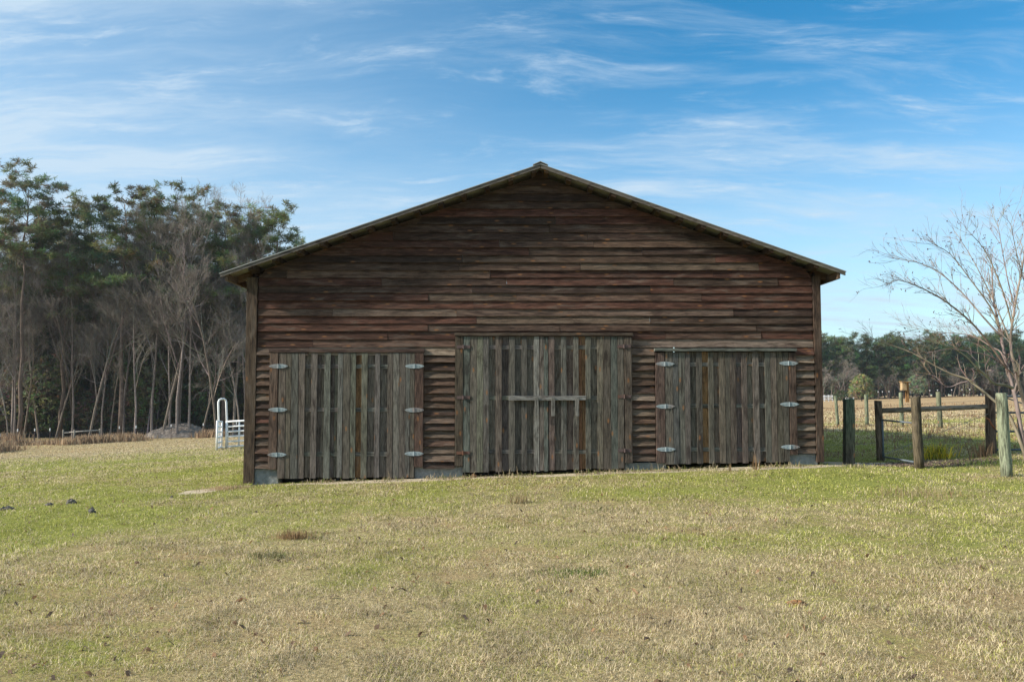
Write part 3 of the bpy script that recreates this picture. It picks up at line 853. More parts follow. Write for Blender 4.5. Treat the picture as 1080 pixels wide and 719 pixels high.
def white_panel(label, A, B, n, ups, H=1.55):
    g = thing('corral_panel', label, 'corral panel', (A[0], A[1], gz(*A)), 'white corral panels')
    za, zb = gz(*A), gz(*B)
    L = lambda t, z: (A[0] + (B[0] - A[0]) * t, A[1] + (B[1] - A[1]) * t, za + (zb - za) * t + z)
    for t in (0, 1):
        mb = MB(); mb.tube([L(t, .0), L(t, H)], .055, 8); mb.build('end_upright', M_WHITE, g, smooth=True)
    for i in range(n):
        mb = MB(); z = .12 + (H - .16) * i / (n - 1); mb.tube([L(0, z), L(1, z)], .052, 8); mb.build('rail', M_WHITE, g, smooth=True)
    for t in ups:
        mb = MB(); mb.tube([L(t, .1), L(t, H - .03)], .045, 8); mb.build('upright', M_WHITE, g, smooth=True)


pa = P(237, 472, YC)
white_panel('white six rail corral panel running behind the barn', (pa[0] + .08, YC), (pa[0] + 3.1, YC + .6), 6, (.22, .6))
pb = P(228.5, 476, 44.5)
white_panel('short white corral panel angled towards the camera, leftmost', (pb[0] - .0, 44.5), (pa[0] - .15, YC - .1), 6, ())
bg = thing('bow_gate', 'tall white bow topped gate frame between the two corral panels', 'gate frame', (pa[0], YC, gz(pa[0], YC)))
mb = MB(); xl, xr = P(233.5, 455, YC)[0], P(238.8, 455, YC)[0]; xt, zt = P(232.3, 421, YC)[0], P(0, 420.5, YC)[2]; xt2 = P(236.2, 421, YC)[0]
zg = gz(pa[0], YC)
mb.tube([(xl, YC - .3, zg), (xt, YC - .3, zt - .18), (xt + .05, YC - .28, zt - .05), (xt + .15, YC - .2, zt), (xt2 - .06, YC + .2, zt), (xt2, YC + .3, zt - .08), (xt2 + .03, YC + .3, zt - .2), (xr, YC + .3, zg)], .055, 8)
mb.build('bow', M_WHITE, bg, smooth=True)
mb = MB(); mb.tube([(xl, YC - .3, zg + .08), (xr, YC + .3, zg + .08)], .03, 8); mb.build('sill_bar', M_WHITE, bg, smooth=True)

# ------------------------------------------------------------------ left fence line, gravel heap, clods
ff = hit(100, 466)
LINE = [(-60, 61), (P(0, 455, 68)[0], 68.0), (P(69, 455, 78)[0], 78.0), (P(107, 455, 81)[0], 81.0), (P(181, 455, 86)[0], 86.0), (P(216, 455, 88)[0], 88.0), (-14, 95)]


def line_at(px):
    for Y in np.linspace(60, 96, 200):
        x = (px - 540) / F * Y
        for (a, b) in zip(LINE, LINE[1:]):
            if a[0] <= x <= b[0] and abs(a[1] + (b[1] - a[1]) * (x - a[0]) / (b[0] - a[0]) - Y) < .3: return x, a[1] + (b[1] - a[1]) * (x - a[0]) / (b[0] - a[0])
    return (px - 540) / F * 80, 80.0


x0, y0 = line_at(69)
lf = thing('wire_fence', 'far wire fence with wooden H brace along the left wood edge', 'fence', (x0, y0, gz(x0, y0)))
for px in (9.5, 69, 79, 107):
    x, y = line_at(px); mb = MB(); h = 1.35 if px > 60 else 1.1
    mb.tube([(x, y, gz(x, y) - .1), (x, y, gz(x, y) + h)], [.085, .08], 8, (.24, .225, .20)); mb.build('post', M_POST, lf, smooth=True)
xa, ya = line_at(69); xb, yb = line_at(107)
mb = MB(); mb.tube([(xa, ya, gz(xa, ya) + 1.05), (xb, yb, gz(xb, yb) + 1.2)], .06, 8, (.46, .44, .41)); mb.build('rail', M_POST, lf, smooth=True)
M_CAP = metal_mat('white_post_top', (.62, .62, .62), .5, 0, .1)
for px in (-16, 2, 21, 39, 55, 127, 145, 181, 215, 250):
    x, y = line_at(px); mb = MB(); zz = gz(x, y)
    mb.tube([(x, y, zz - .1), (x, y, zz + 1.25)], .03, 5, (.3, .3, .3)); pp = mb.build('steel_post', M_RUST, lf)
    mb = MB(); mb.tube([(x, y, zz + 1.25), (x, y, zz + 1.5)], .055, 6); mb.build('cap', M_CAP, pp)
mb = MB()
for z in (.3, .55, .8, 1.05, 1.25):
    mb.tube([(x, y, gz(x, y) + z) for x, y in LINE], .006, 3)
mb.build('wire', M_WIRE, lf)

gx0, gx1 = P(148, 462, 92)[0], P(217, 462, 92)[0]; GC = ((gx0 + gx1) / 2, 93.0); gzz = gz(*GC)
mb = MB(); nx_, ny_ = 130, 60; vs = []
for j in range(ny_ + 1):
    for i in range(nx_ + 1):
        u, v = i / nx_ * 2 - 1, j / ny_ * 2 - 1
        h = 1.25 * max(0, 1 - ((u + .38) / .62) ** 2 - v * v) ** .9 + 1.55 * max(0, 1 - ((u - .22) / .78) ** 2 - v * v) ** .85
        ha, hb = 1.25 * max(0, 1 - ((u + .36) / .64) ** 2 - v * v), 1.62 * max(0, 1 - ((u - .2) / .8) ** 2 - v * v); h = (ha ** 3 + hb ** 3) ** (1 / 3)
        x, y = GC[0] + u * (gx1 - gx0) / 2 * 1.03, GC[1] + v * 2.6
        nz = float(fbm(np.array([x]), np.array([y]), 1.1, 3, 5)[0]) - .5
        vs.append((x + rnd.gauss(0, .012), y, gz(x, y) - .06 + h * .94 + (nz * .6 + rnd.gauss(0, .035)) * min(1, h * 2)))
mb.add(vs, [(j * (nx_ + 1) + i, j * (nx_ + 1) + i + 1, (j + 1) * (nx_ + 1) + i + 1, (j + 1) * (nx_ + 1) + i) for j in range(ny_) for i in range(nx_)])
ORG[''] = (GC[0], GC[1], gzz); o = mb.build('gravel_heap', M_GRAVEL, None, smooth=True); o.location = ORG['']; ORG[''] = (0, 0, 0)
tag(o, 'low two humped heap of grey brown gravel before the wood', 'gravel heap')


def clod(px, py, w, h, label, name='dirt_clod', m=M_DUNG, cat='dirt clod', group='dark clods in the left grass', seed=0):
    x, y, z = hit(px, py); rg = random.Random(seed + px); s = w / F * y; hh = h / F * y
    mb = MB(); nn = 14; vs = []; rings = 6
    for j in range(rings + 1):
        ph = j / rings * math.pi / 2
        for i in range(nn):
            an = 2 * math.pi * i / nn; k = 1 + rg.uniform(-.28, .28)
            vs.append((x + math.cos(an) * math.cos(ph) * s / 2 * k, y + math.sin(an) * math.cos(ph) * s * .4 * k, z - .01 + math.sin(ph) * hh * (1 + rg.uniform(-.35, .3))))
    mb.add(vs, [(j * nn + i, j * nn + (i + 1) % nn, (j + 1) * nn + (i + 1) % nn, (j + 1) * nn + i) for j in range(rings) for i in range(nn)])
    ORG[''] = (x, y, z); o = mb.build(name, m, None); o.location = ORG['']; ORG[''] = (0, 0, 0)
    return tag(o, label, cat, group)


clod(8, 537.5, 16, 4, 'flat wide dark clod at the left picture edge in the grass', seed=1)
clod(52, 532.5, 9, 3, 'small grey clod between the flat wide one and the lumpy pair', seed=2)
clod(75, 531, 11, 5, 'lumpy dark clod, farthest back of the left group', seed=3)
clod(97, 541, 8, 6, 'tall narrow dark clod, nearest the camera of the group', seed=4)
clod(181, 525.5, 4, 3, 'tiny dark clod left of the bare sand patch', seed=5)
M_TAN = grit_mat('dead_leaf_tan', (.33, .17, .075), (.20, .10, .05), 40)
clod(841, 637, 20, 5, 'crumpled orange brown dead leaf in the right foreground grass', 'dead_leaf', M_TAN, 'leaf', None, 6)
clod(500, 503.5, 7, 4, 'brown dead leaf just before the middle barn doors', 'dead_leaf', M_TAN, 'leaf', None, 8)


# ------------------------------------------------------------------ tufts, stalks, tall dry grass
def tuft(name, px, py, n, spread, hgt, cols, label, cat, lean=(.1, .7), wd=.006, seed=0, kind=None, group=None):
    x, y, z = hit(px, py); rg = np.random.default_rng(seed + px)
    X = x + rg.normal(0, spread, n); Y = y + rg.normal(0, spread * .6, n)
    H = hgt * rg.uniform(.4, 1.1, n); C = np.array(cols)[rg.integers(0, len(cols), n)] * rg.uniform(.7, 1.25, (n, 1))
    return blades_object(name, X, Y, H, np.full(n, wd) * rg.uniform(.6, 1.3, n), rg.uniform(lean[0], lean[1], n), C, label, cat, kind=kind)


STR = [(.36, .27, .15), (.28, .19, .10), (.42, .34, .2)]
GRN = [(.10, .15, .03), (.15, .2, .045)]
tuft('grass_tuft', 310, 568, 420, .10, .12, [(.30, .19, .10), (.36, .25, .13)], 'brown dry grass tuft on the lawn left of centre', 'grass tuft')
tuft('grass_tuft', 285, 588, 300, .12, .08, [(.20, .19, .08), (.33, .27, .16), (.13, .15, .05)], 'low grey green tuft just before the brown one', 'grass tuft')
tuft('grass_tuft', 548, 530, 120, .10, .20, STR, 'thin straw coloured tuft in the grass before the middle doors', 'grass tuft')
tuft('grass_tuft', 965, 523, 420, .38, .14, STR, 'wide pale straw tuft before the dark round post', 'grass tuft', kind='stuff')
tuft('grass_tuft', 608, 606, 300, .16, .06, GRN, 'bright green low patch of grass in the middle of the lawn', 'grass tuft', kind='stuff')
tuft('grass_tuft', 625, 539, 200, .3, .06, GRN, 'bright green patch before the gap of middle and right doors', 'grass tuft', kind='stuff')
tuft('grass_tuft', 1050, 491, 500, .35, .16, GRN, 'lush green grass at the foot of the pale green post', 'grass tuft', kind='stuff')
tuft('grass_tuft', 238, 516, 500, .22, .10, [(.42, .30, .17), (.50, .38, .23), (.34, .23, .13)], 'tan dead grass by the left barn corner, beside the sand patch', 'grass tuft', kind='stuff')
tuft('weed_stalk', 797, 496, 26, .02, .30, [(.34, .22, .11), (.28, .17, .08)], 'dry brown weed stalk before the right barn doors', 'weed', (.0, .12), .012)
tuft('weed_stalk', 770, 497, 14, .015, .16, [(.3, .22, .12)], 'shorter dry weed stalk left of the tall one', 'weed', (.0, .15), .01)
tuft('strappy_plant', 986, 484, 260, .15, .38, [(.66, .52, .05), (.34, .35, .05), (.78, .58, .06), (.18, .20, .04)], 'yellow green strappy plant behind the dark round post', 'plant', (.2, .9), .016)
tuft('yellow_object', 1001, 482, 40, .06, .14, [(.75, .48, .05), (.62, .38, .06)], 'small bright yellow object right of the yellow green plant', 'plant', (.6, 1.3), .025)  # unidentified yellow object, shaped here as a clump of leaf blades
tuft('dry_weed', 1035, 482, 90, .10, .38, [(.33, .21, .12), (.26, .16, .09)], 'tan dead weed at the foot of the thick brown brace post', 'weed', (.1, .6), .014)


def litter():
    rg = np.random.default_rng(12); n = 5200
    x, y, z = hit(1006, 488.5)
    X = x + rg.normal(0, .62, n); Y = y + rg.normal(0, .22, n)
    C = np.array([(.21, .15, .12), (.28, .22, .18), (.15, .10, .085)])[rg.integers(0, 3, n)] * rg.uniform(.7, 1.3, (n, 1))
    blades_object('leaf_litter', X, Y, rg.uniform(.015, .05, n), rg.uniform(.012, .03, n), rg.uniform(.5, 2.2, n), C, 'grey brown dead leaf litter between the right hand posts', 'leaf litter')


litter()


def tall_grass():
    rg = np.random.default_rng(9); X = []; Y = []; H = []
    for (p0, p1, n, h, back) in ((-30, 12, 500, 1.3, 0), (-30, 30, 700, .55, 1.5), (12, 28, 160, 1.5, -1), (28, 70, 500, .5, 0), (66, 82, 260, .8, 0), (80, 140, 1500, .95, .8), (140, 152, 220, .7, 0), (210, 232, 420, 1.0, 1)):
        for k in range(n):
            x, y = line_at(rg.uniform(p0, p1)) if k % 8 == 0 else (x, y)
            X.append(x + rg.normal(0, .5)); Y.append(y + back + rg.normal(0, .9)); H.append(h * rg.uniform(.35, 1.1))
    n = len(X); C = np.array([(.42, .29, .18), (.35, .235, .145), (.47, .36, .23), (.25, .17, .11)])[rg.integers(0, 4, n)] * rg.uniform(.75, 1.2, (n, 1))
    blades_object('tall_dry_grass', np.array(X), np.array(Y), np.array(H), rg.uniform(.05, .1, n), rg.uniform(.05, .45, n), C, 'tall tan dry grass along the far left fence', 'grass')
    # tussocks in the right-hand field
    n = 9000; d = np.exp(rg.uniform(math.log(17.5), math.log(120), n)); a = np.arctan((rg.uniform(865, 1110, n) - 540) / F)
    X, Y = d * np.tan(a), d
    nn = fbm(X, Y, 2.2, 55, 3); k = (nn > .56) & (rg.uniform(0, 1, n) < 1)
    X, Y = X[k], Y[k]; n = len(X)
    C = np.array([(.31, .19, .105), (.36, .26, .15), (.25, .15, .085)])[rg.integers(0, 3, n)] * rg.uniform(.75, 1.2, (n, 1))
    blades_object('field_tussocks', X, Y, rg.uniform(.1, .3, n) * np.clip((Y - 8) / 22, .35, 1), .016 * np.clip(Y / 20, 1, 6), rg.uniform(.2, 1.2, n), C, 'brown dry grass tussocks in the right hand field', 'grass')


tall_grass()

def base_weeds():
    rg = np.random.default_rng(31); n = 2600
    X = rg.uniform(-5.0, 6.4, n); Y = 15.80 - np.abs(rg.normal(0, .16, n)); k = fbm(X, Y, .5, 44, 3) > .47; X, Y = X[k], Y[k]; n = len(X)
    C = np.array([(.42, .33, .2), (.32, .24, .14), (.22, .24, .07), (.5, .42, .28)])[rg.integers(0, 4, n)] * rg.uniform(.6, 1.1, (n, 1))
    blades_object('base_weeds', X, Y, rg.gamma(3, .022, n), rg.uniform(.006, .014, n), rg.uniform(.1, 1.4, n), C, 'dry untrimmed weeds along the foot of the barn wall', 'weeds')
    n = 420; r_ = np.exp(rg.uniform(math.log(4.2), math.log(15.4), n)); a = np.radians(rg.uniform(-34, 34, n)); X, Y = r_ * np.sin(a), r_ * np.cos(a)
    C = np.array([(.26, .15, .08), (.20, .13, .085), (.33, .2, .11), (.12, .085, .065)])[rg.integers(0, 4, n)]
    blades_object('fallen_leaves', X, Y, rg.uniform(.03, .07, n), rg.uniform(.018, .04, n), rg.uniform(.9, 2.2, n), C, 'small brown fallen leaves scattered over the lawn', 'leaves')


base_weeds()

# ------------------------------------------------------------------ trees
def needle_tuft(mb, c, r, n, tone, rg, up=.25, wd=.11):
    for _ in range(n):
        d = Vector((rg.gauss(0, 1), rg.gauss(0, 1), rg.gauss(0, .8) + up)).normalized()
        s = d.orthogonal().normalized(); s.rotate(__import__('mathutils').Quaternion(d, rg.uniform(0, 6.28)))
        L = r * rg.uniform(.6, 1.15); w = L * wd * rg.uniform(.7, 1.3)
        b = c + d * (L * .12); k = rg.uniform(.75, 1.25)
        mb.add([tuple(b - s * w * .5), tuple(b + s * w * .5), tuple(c + d * L + s * w * .3), tuple(c + d * L - s * w * .3)], [(0, 1, 2, 3)], tuple(x * k for x in tone))


def wob(rg, p, q, n, a):
    p, q = Vector(p), Vector(q); L = (q - p).length
    return [p + (q - p) * (i / n) + (Vector((rg.gauss(0, a), rg.gauss(0, a), rg.gauss(0, a * .6))) * L if 0 < i < n else Vector()) for i in range(n + 1)]


def pine(name, label, seed, H, cs, spread, nb, tuftr, ntuft, tones, trunk_c=(.17, .125, .10), r0=.24, droop=0, flat=.5, cat='pine tree', cone=False, stubs=6):
    rg = random.Random(seed); root = thing(name, label, cat, (0, 0, 0))
    tk = MB(); fo = MB()
    lx, ly = rg.uniform(-.03, .03) * H, rg.uniform(-.03, .03) * H
    tp = [Vector((lx * t * t + rg.gauss(0, .004) * H * (0 < t), ly * t * t + rg.gauss(0, .004) * H * (0 < t), H * t * (1 if cone else .93))) for t in [i / 9 for i in range(10)]]
    tk.tube(tp, [r0 * (1 - .82 * i / 9) for i in range(10)], 7, trunk_c)
    def on(t):
        f = min(8.999, max(0, t * 9)); i = int(f); return tp[i].lerp(tp[i + 1], f - i)
    for k in range(stubs):
        t = rg.uniform(.25, cs + .1); p = on(t); an = rg.uniform(0, 6.28); L = rg.uniform(.5, 1.8)
        tk.tube([p, p + Vector((math.cos(an), math.sin(an), rg.uniform(-.1, .3))) * L], [.035, .012], 3, trunk_c, False)
    for k in range(nb):
        u = (k + rg.random()) / nb; t = cs + (1 - cs) * u * .985; p = on(t)
        if cone: L = spread * (1.05 - u) ** .8 * rg.uniform(.6, 1.15)
        else: L = spread * (.40 + .60 * math.sin(math.pi * (.15 + .62 * u))) * rg.uniform(.5, 1.2)
        an = k * 2.4 + rg.uniform(-.6, .6); el = R(rg.uniform(-10, 25) + (48 if not cone else 30) * u ** 2.2 - droop)
        d = Vector((math.cos(an) * math.cos(el), math.sin(an) * math.cos(el), math.sin(el)))
        q = p + d * L + Vector((0, 0, .12 * L)); pl = wob(rg, p, q, 3, .05)
        rb = max(.02, r0 * .28 * (1 - .6 * u))
        tk.tube(pl, [rb, rb * .7, rb * .45, rb * .2], 4, trunk_c, False)
        bt = tuple(x * rg.uniform(.8, 1.25) for x in rg.choice(tones))
        ns = max(2, int(L * 1.7))
        for s in range(ns):
            f = rg.uniform(.32, 1.0) if s else 1.0
            fi = min(2.999, f * 3); i = int(fi); c = pl[i].lerp(pl[i + 1], fi - i)
            side = d.cross(Vector((0, 0, 1))).normalized() * rg.choice((-1, 1)) * rg.uniform(.1, .42) * L * (1.15 - .5 * f) + d * rg.uniform(0, .25)
            c2 = c + side + Vector((0, 0, rg.uniform(-.05, .35)))
            tk.tube([c, c2], [rb * .35, .012], 3, trunk_c, False)
            for j in range(ntuft):
                cc = c2 + Vector((rg.gauss(0, .5), rg.gauss(0, .5), rg.gauss(0, .5) * flat)) * tuftr * 1.35
                needle_tuft(fo, cc, tuftr * rg.uniform(.7, 1.2), 19, tuple(x * rg.uniform(.75, 1.3) for x in bt), rg)
    tk.build('trunk', M_BARK, root, smooth=True); fo.build('crown', M_LEAF, root)
    return root


def bare(name, label, seed, H, tone, first=.3, spread=.9, levels=4, r0=.16, cat='bare tree', twigs=True, up=.35, kids=(5, 8)):
    rg = random.Random(seed); root = thing(name, label, cat, (0, 0, 0)); tk = MB(); cr = MB()
    def grow(p, d, L, r, lev, mb):
        n = 5 if lev == 0 else 3
        pts = [p]; dd = d.copy()
        for i in range(n):
            j = .05 if lev == 0 else .13
            dd = (dd + Vector((rg.gauss(0, j), rg.gauss(0, j), rg.gauss(0, .08) + up * .12 * (lev > 0)))).normalized()
            pts.append(pts[-1] + dd * L / n)
        rad = [max(.006, r * (1 - .78 * i / n)) for i in range(n + 1)]
        mb.tube(pts, rad, 6 if lev == 0 else 3, tuple(c * rg.uniform(.85, 1.15) for c in tone), False)
        if lev >= levels: return
        nk = rg.randint(*kids) + (4 if lev == 0 else 0)
        for k in range(nk):
            t = first + (1 - first) * (k + rg.random()) / nk if lev == 0 else rg.uniform(.2, 1)
            f = min(n - .001, t * n); i = int(f); q = pts[i].lerp(pts[i + 1], f - i)
            an = rg.uniform(0, 6.28); ax = dd.orthogonal().normalized(); ax.rotate(__import__('mathutils').Quaternion(dd, an))
            sp = rg.uniform(.45, 1.0) * spread
            nd = (dd * math.cos(sp) + ax * math.sin(sp) + Vector((0, 0, up * .4))).normalized()
            grow(q, nd, L * (rg.uniform(.26, .42) if lev == 0 else rg.uniform(.4, .65)) * (1.15 - .5 * t), rad[i] * rg.uniform(.38, .6), lev + 1, cr)
    grow(Vector((0, 0, -.1)), Vector((rg.gauss(0, .03), rg.gauss(0, .03), 1)).normalized(), H, r0, 0, tk)
    tk.build('trunk', M_BARK, root, smooth=True); cr.build('branches', M_BARK, root)
    return root


def bush(name, label, seed, H, Wd, tones, n, r, cat='evergreen tree', trunk_c=(.14, .115, .1), taper=.5, nt=9, base=.05, crown='crown'):
    rg = random.Random(seed); root = thing(name, label, cat, (0, 0, 0)); tk = MB(); fo = MB()
    for k in range(3): 
        q = Vector((rg.gauss(0, .12) * Wd, rg.gauss(0, .12) * Wd, H * rg.uniform(.6, .9)))
        tk.tube(wob(rg, (0, 0, -.1), q, 4, .04), [.03 * H ** .5, .026 * H ** .5, .02 * H ** .5, .012 * H ** .5, .005], 5, trunk_c, False)
    lob = [(rg.uniform(0, 6.28), rg.uniform(.15, .95), rg.uniform(.5, 1.1)) for _ in range(9)]
    for k in range(n):
        z = rg.uniform(base, 1) ** .9; an = rg.uniform(0, 6.28)
        R0 = Wd / 2 * (1 - taper * z) * math.sin(math.pi * min(1, .12 + .88 * (1 - z) + .0)) ** .5 if taper > .3 else Wd / 2 * max(0, 1 - (2 * z - 1) ** 2) ** .5
        bump = .62 + .38 * max(math.cos(an - a) * s * max(0, 1 - abs(z - zc) * 2.5) for a, zc, s in lob)
        rr = R0 * bump * rg.uniform(.25, 1) ** .4
        c = Vector((math.cos(an) * rr, math.sin(an) * rr, z * H * rg.uniform(.93, 1.03)))
        t = tuple(x * rg.uniform(.7, 1.35) for x in rg.choice(tones))
        needle_tuft(fo, c, r * rg.uniform(.6, 1.2), nt, t, rg, .15, .3)
        if k % 14 == 0: tk.tube([Vector((0, 0, z * H * .6)), c], [.03, .01], 3, trunk_c, False)
    tk.build('trunk', M_BARK, root, smooth=True); fo.build(crown, M_LEAF, root)
    return root


PT = [(0.15, 0.173, 0.077), (0.122, 0.15, 0.075), (0.188, 0.198, 0.09), (0.131, 0.158, 0.088)]
GB = [(0.221, 0.195, 0.169), (0.19, 0.164, 0.143), (0.253, 0.227, 0.201)]


def hide(o): pass


def place(root, first, x, y, rz, s, label, group, cat=None):
    """the first use moves the model itself, later uses copy it"""
    if id(root) not in first:
        first.add(id(root)); o = root; o.location = (x, y, gz(x, y)); o.rotation_euler = (0, 0, rz); o.scale = s; o['label'] = label; o['group'] = group
    else: o = dup(root, (x, y, gz(x, y)), rz, s, label, group)
    return o


used = set()
tall = [pine('pine_tree', '', 11, 30, .70, 3.6, 26, .5, 7, PT, flat=.35), pine('pine_tree', '', 12, 28, .52, 4.2, 34, .5, 7, PT, flat=.5), pine('pine_tree', '', 13, 28, .58, 4.0, 30, .5, 7, PT, flat=.4, droop=5),
        pine('pine_tree', '', 14, 26, .48, 3.6, 34, .5, 7, PT, droop=8), pine('pine_tree', '', 15, 29, .62, 3.3, 26, .48, 7, PT, flat=.6)]
hard = [bare('bare_tree', '', 21, 23, GB[0], .30, .75, 4), bare('bare_tree', '', 22, 21, GB[1], .22, .85, 4), bare('bare_tree', '', 23, 24, GB[2], .45, .65, 4, r0=.15), bare('bare_tree', '', 24, 15, (.20, .18, .16), .2, .95, 4, r0=.10, up=.2, kids=(5, 9))]
ever = [bush('evergreen_tree', '', 31, 10, 5.5, [(0.12, 0.15, 0.07), (0.15, 0.17, 0.079), (0.102, 0.13, 0.07)], 1100, .36), bush('evergreen_tree', '', 32, 8, 7, [(0.138, 0.162, 0.074), (0.18, 0.18, 0.094)], 1100, .36, taper=.35),
        bush('understory_shrub', '', 33, 5, 6, [(.25, .205, .15), (.22, .195, .13), (.19, .18, .105)], 1000, .34, 'shrub', taper=.2), bush('evergreen_tree', '', 34, 13, 5.5, [(0.13, 0.156, 0.082), (0.162, 0.18, 0.094)], 1200, .36, taper=.6)]
rt = random.Random(5)

hand = [(22, 172, 90, 0, 'tallest pine at far left with a small airy crown on a bare trunk'), (-14, 185, 92, 2, 'pine cut by the left picture edge'), (66, 212, 95, 1, 'broad dark pine right of the tallest one with a wide low crown'),
        (98, 205, 100, 3, 'pine with layered crown between the broad dark one and the flat topped one'), (128, 187, 92, 2, 'flat topped pine with spreading crown left of the gravel heap'), (158, 196, 98, 4, 'slender pine rising behind the two pale thin trunks'),
        (190, 196, 93, 1, 'tall pine with rounded top above the gravel heap'), (212, 206, 100, 4, 'narrow pine just right of the rounded one'), (236, 207, 94, 2, 'pine with loose crown above the white corral panels'),
        (262, 222, 99, 3, 'dark dense pine half hidden behind the left roof eave'), (288, 214, 95, 1, 'last pine on the right of the left wood, over the roof slope'), (316, 246, 102, 4, 'low pine showing its top just over the left roof edge'), (44, 238, 104, 3, 'shaded pine filling the gap behind the tallest one')]
for (px, top, Y, k, lab) in hand:
    x = (px - 540) / F * Y; zt = P(px, top, Y)[2]; h = (zt - gz(x, Y)) * .965; H0 = (30, 28, 28, 26, 29)[k]
    place(tall[k], used, x, Y, rt.uniform(0, 6.28), (h / H0 * rt.uniform(.95, 1.15),) * 2 + (h / H0,), lab, 'pines of the left wood')
for i in range(34):
    px = -70 + i * 13.4 + rt.uniform(-8, 8); Y = rt.uniform(106, 135); x = (px - 540) / F * Y; k = rt.randrange(5); s = rt.uniform(.72, .95) * (.62 if px > 285 else 1)
    place(tall[k], used, x, Y, rt.uniform(0, 6.28), (s, s, s), 'dark pine in the back rows of the left wood', 'back row pines of the left wood')
for i in range(58):
    px = -60 + i * 7.2 + rt.uniform(-6, 6); Y = rt.uniform(91, 116); x = (px - 540) / F * Y; k = rt.choice((0, 0, 1, 1, 2)); s = rt.uniform(.7, 1.0) * (.7 if px > 285 else 1)
    place(hard[k], used, x, Y, rt.uniform(0, 6.28), (s, s, s), 'grey leafless hardwood among the pines of the left wood', 'leafless trees of the left wood')
for (px, Y, k, s, lab) in ((12, 87, 3, .7, 'low pale grey leafless tree with hanging branches at far left'), (118, 94, 3, .95, 'pale grey spreading leafless tree left of the gravel heap'), (255, 92, 3, 1.05, 'grey mossy leafless tree right beside the barn corner'),
                           (157, 95, 2, .75, 'thin pale trunked tree directly behind the gravel heap, left one'), (166, 96, 2, .7, 'thin pale trunked tree directly behind the gravel heap, middle one'), (181, 95, 2, .8, 'thin pale trunked tree directly behind the gravel heap, right one')):
    x = (px - 540) / F * Y; place(hard[k], used, x, Y, rt.uniform(0, 6.28), (s, s, s), lab, 'leafless trees at the wood edge')
for i in range(62):
    px = -60 + i * 6.7 + rt.uniform(-6, 6); Y = rt.uniform(95, 125); x = (px - 540) / F * Y; k = rt.choice((0, 1, 2, 2, 2, 3)); s = rt.uniform(.75, 1.3)
    place(ever[k], used, x, Y, rt.uniform(0, 6.28), (s * 1.1, s * 1.1, s),
          'brownish leafy shrub in the undergrowth of the left wood' if k == 2 else 'dark evergreen filling the undergrowth of the left wood', 'undergrowth shrubs' if k == 2 else 'undergrowth evergreens')

for i in range(44):
    px = -65 + i * 9.6 + rt.uniform(-5, 5); Y = rt.uniform(122, 150); x = (px - 540) / F * Y; k = rt.choice((0, 3, 3)); s = rt.uniform(1.1, 1.7) * (.7 if px > 285 else 1)
    place(ever[k], used, x, Y, rt.uniform(0, 6.28), (s * 1.15, s * 1.15, s * rt.uniform(.9, 1.1)), 'tall shaded evergreen at the back of the left wood', 'back row evergreens of the left wood')
for i in range(30):
    px = -50 + i * 12.4 + rt.uniform(-5, 5); Y = rt.uniform(96, 114); x = (px - 540) / F * Y; k = rt.choice((0, 3, 3, 2)); s = rt.uniform(1.2, 1.9) * (.65 if px > 285 else 1)
    place(ever[k], used, x, Y, rt.uniform(0, 6.28), (s * .95, s * .95, s * (1.5 if k == 2 else 1)), 'half tall leafy tree between the pine trunks of the left wood', 'middle storey trees of the left wood')
for i in range(36):
    px = -250 + i * 5.2 + rt.uniform(-5, 5); Y = rt.uniform(92, 125); x = (px - 540) / F * Y; s = rt.uniform(.8, 1.0)
    if i % 3 == 2: place(ever[3], used, x, Y, rt.uniform(0, 6.28), (s * 1.3, s * 1.3, s * 1.2), 'dark evergreen filling the undergrowth of the left wood', 'undergrowth evergreens')
    elif i % 3 == 1: place(hard[i % 2], used, x, Y, rt.uniform(0, 6.28), (s * .9, s * .9, s * .9), 'grey leafless hardwood among the pines of the left wood', 'leafless trees of the left wood')
    else: place(tall[1 + i % 4], used, x, Y, rt.uniform(0, 6.28), (s, s, s), 'dark pine in the back rows of the left wood', 'back row pines of the left wood')
for i in range(18):
    px = -20 + i * 16.4 + rt.uniform(-6, 6); Y = rt.uniform(89, 95); x = (px - 540) / F * Y; s = rt.uniform(.62, .92)
    place(hard[rt.choice((0, 1))], used, x, Y, rt.uniform(0, 6.28), (s * 1.1, s * 1.1, s), 'grey leafless tree in the front row of the left wood', 'leafless front row of the left wood')
# far pine plantation across the right-hand field
FT = [(.078, .115, .052), (.062, .092, .050), (.110, .135, .056)]
farp = [pine('far_pine_tree', '', 41, 16, .22, 3.0, 36, .75, 3, FT, cone=True, r0=.17, stubs=2), pine('far_pine_tree', '', 42, 16, .34, 2.9, 32, .75, 3, FT, r0=.17, stubs=3), pine('far_pine_tree', '', 43, 15, .28, 3.3, 36, .75, 3, FT, r0=.17, cone=True, stubs=2)]
for row, (Y, n) in enumerate(((246, 24), (254, 26), (264, 26), (276, 24))):
    for i in range(n):
        px = 835 + (330 / n) * (i + rt.uniform(.1, .9)); x = (px - 540) / F * Y; k = rt.randrange(3)
        top = np.interp(px, [835, 868, 905, 940, 985, 1080, 1165], [366, 362, 364, 362, 358, 360, 360]) + rt.uniform(-7, 11)
        h = P(px, top, Y)[2] - gz(x, Y); s = h / (16, 16, 15)[k]
        place(farp[k], used, x, Y, rt.uniform(0, 6.28), (s * 1.15, s * 1.15, s), 'dark green pine of the plantation across the right hand field', 'plantation pines across the field')
for i in range(60):
    px = 835 + i * 5.6 + rt.uniform(-2, 2); Y = rt.uniform(272, 300); x = (px - 540) / F * Y; s = rt.uniform(.85, 1.15)
    place(ever[(0, 2, 3)[i % 3]], used, x, Y, rt.uniform(0, 6.28), (s * 1.3, s * 1.3, s), 'dark undergrowth tree inside the plantation across the field', 'undergrowth of the far plantation')
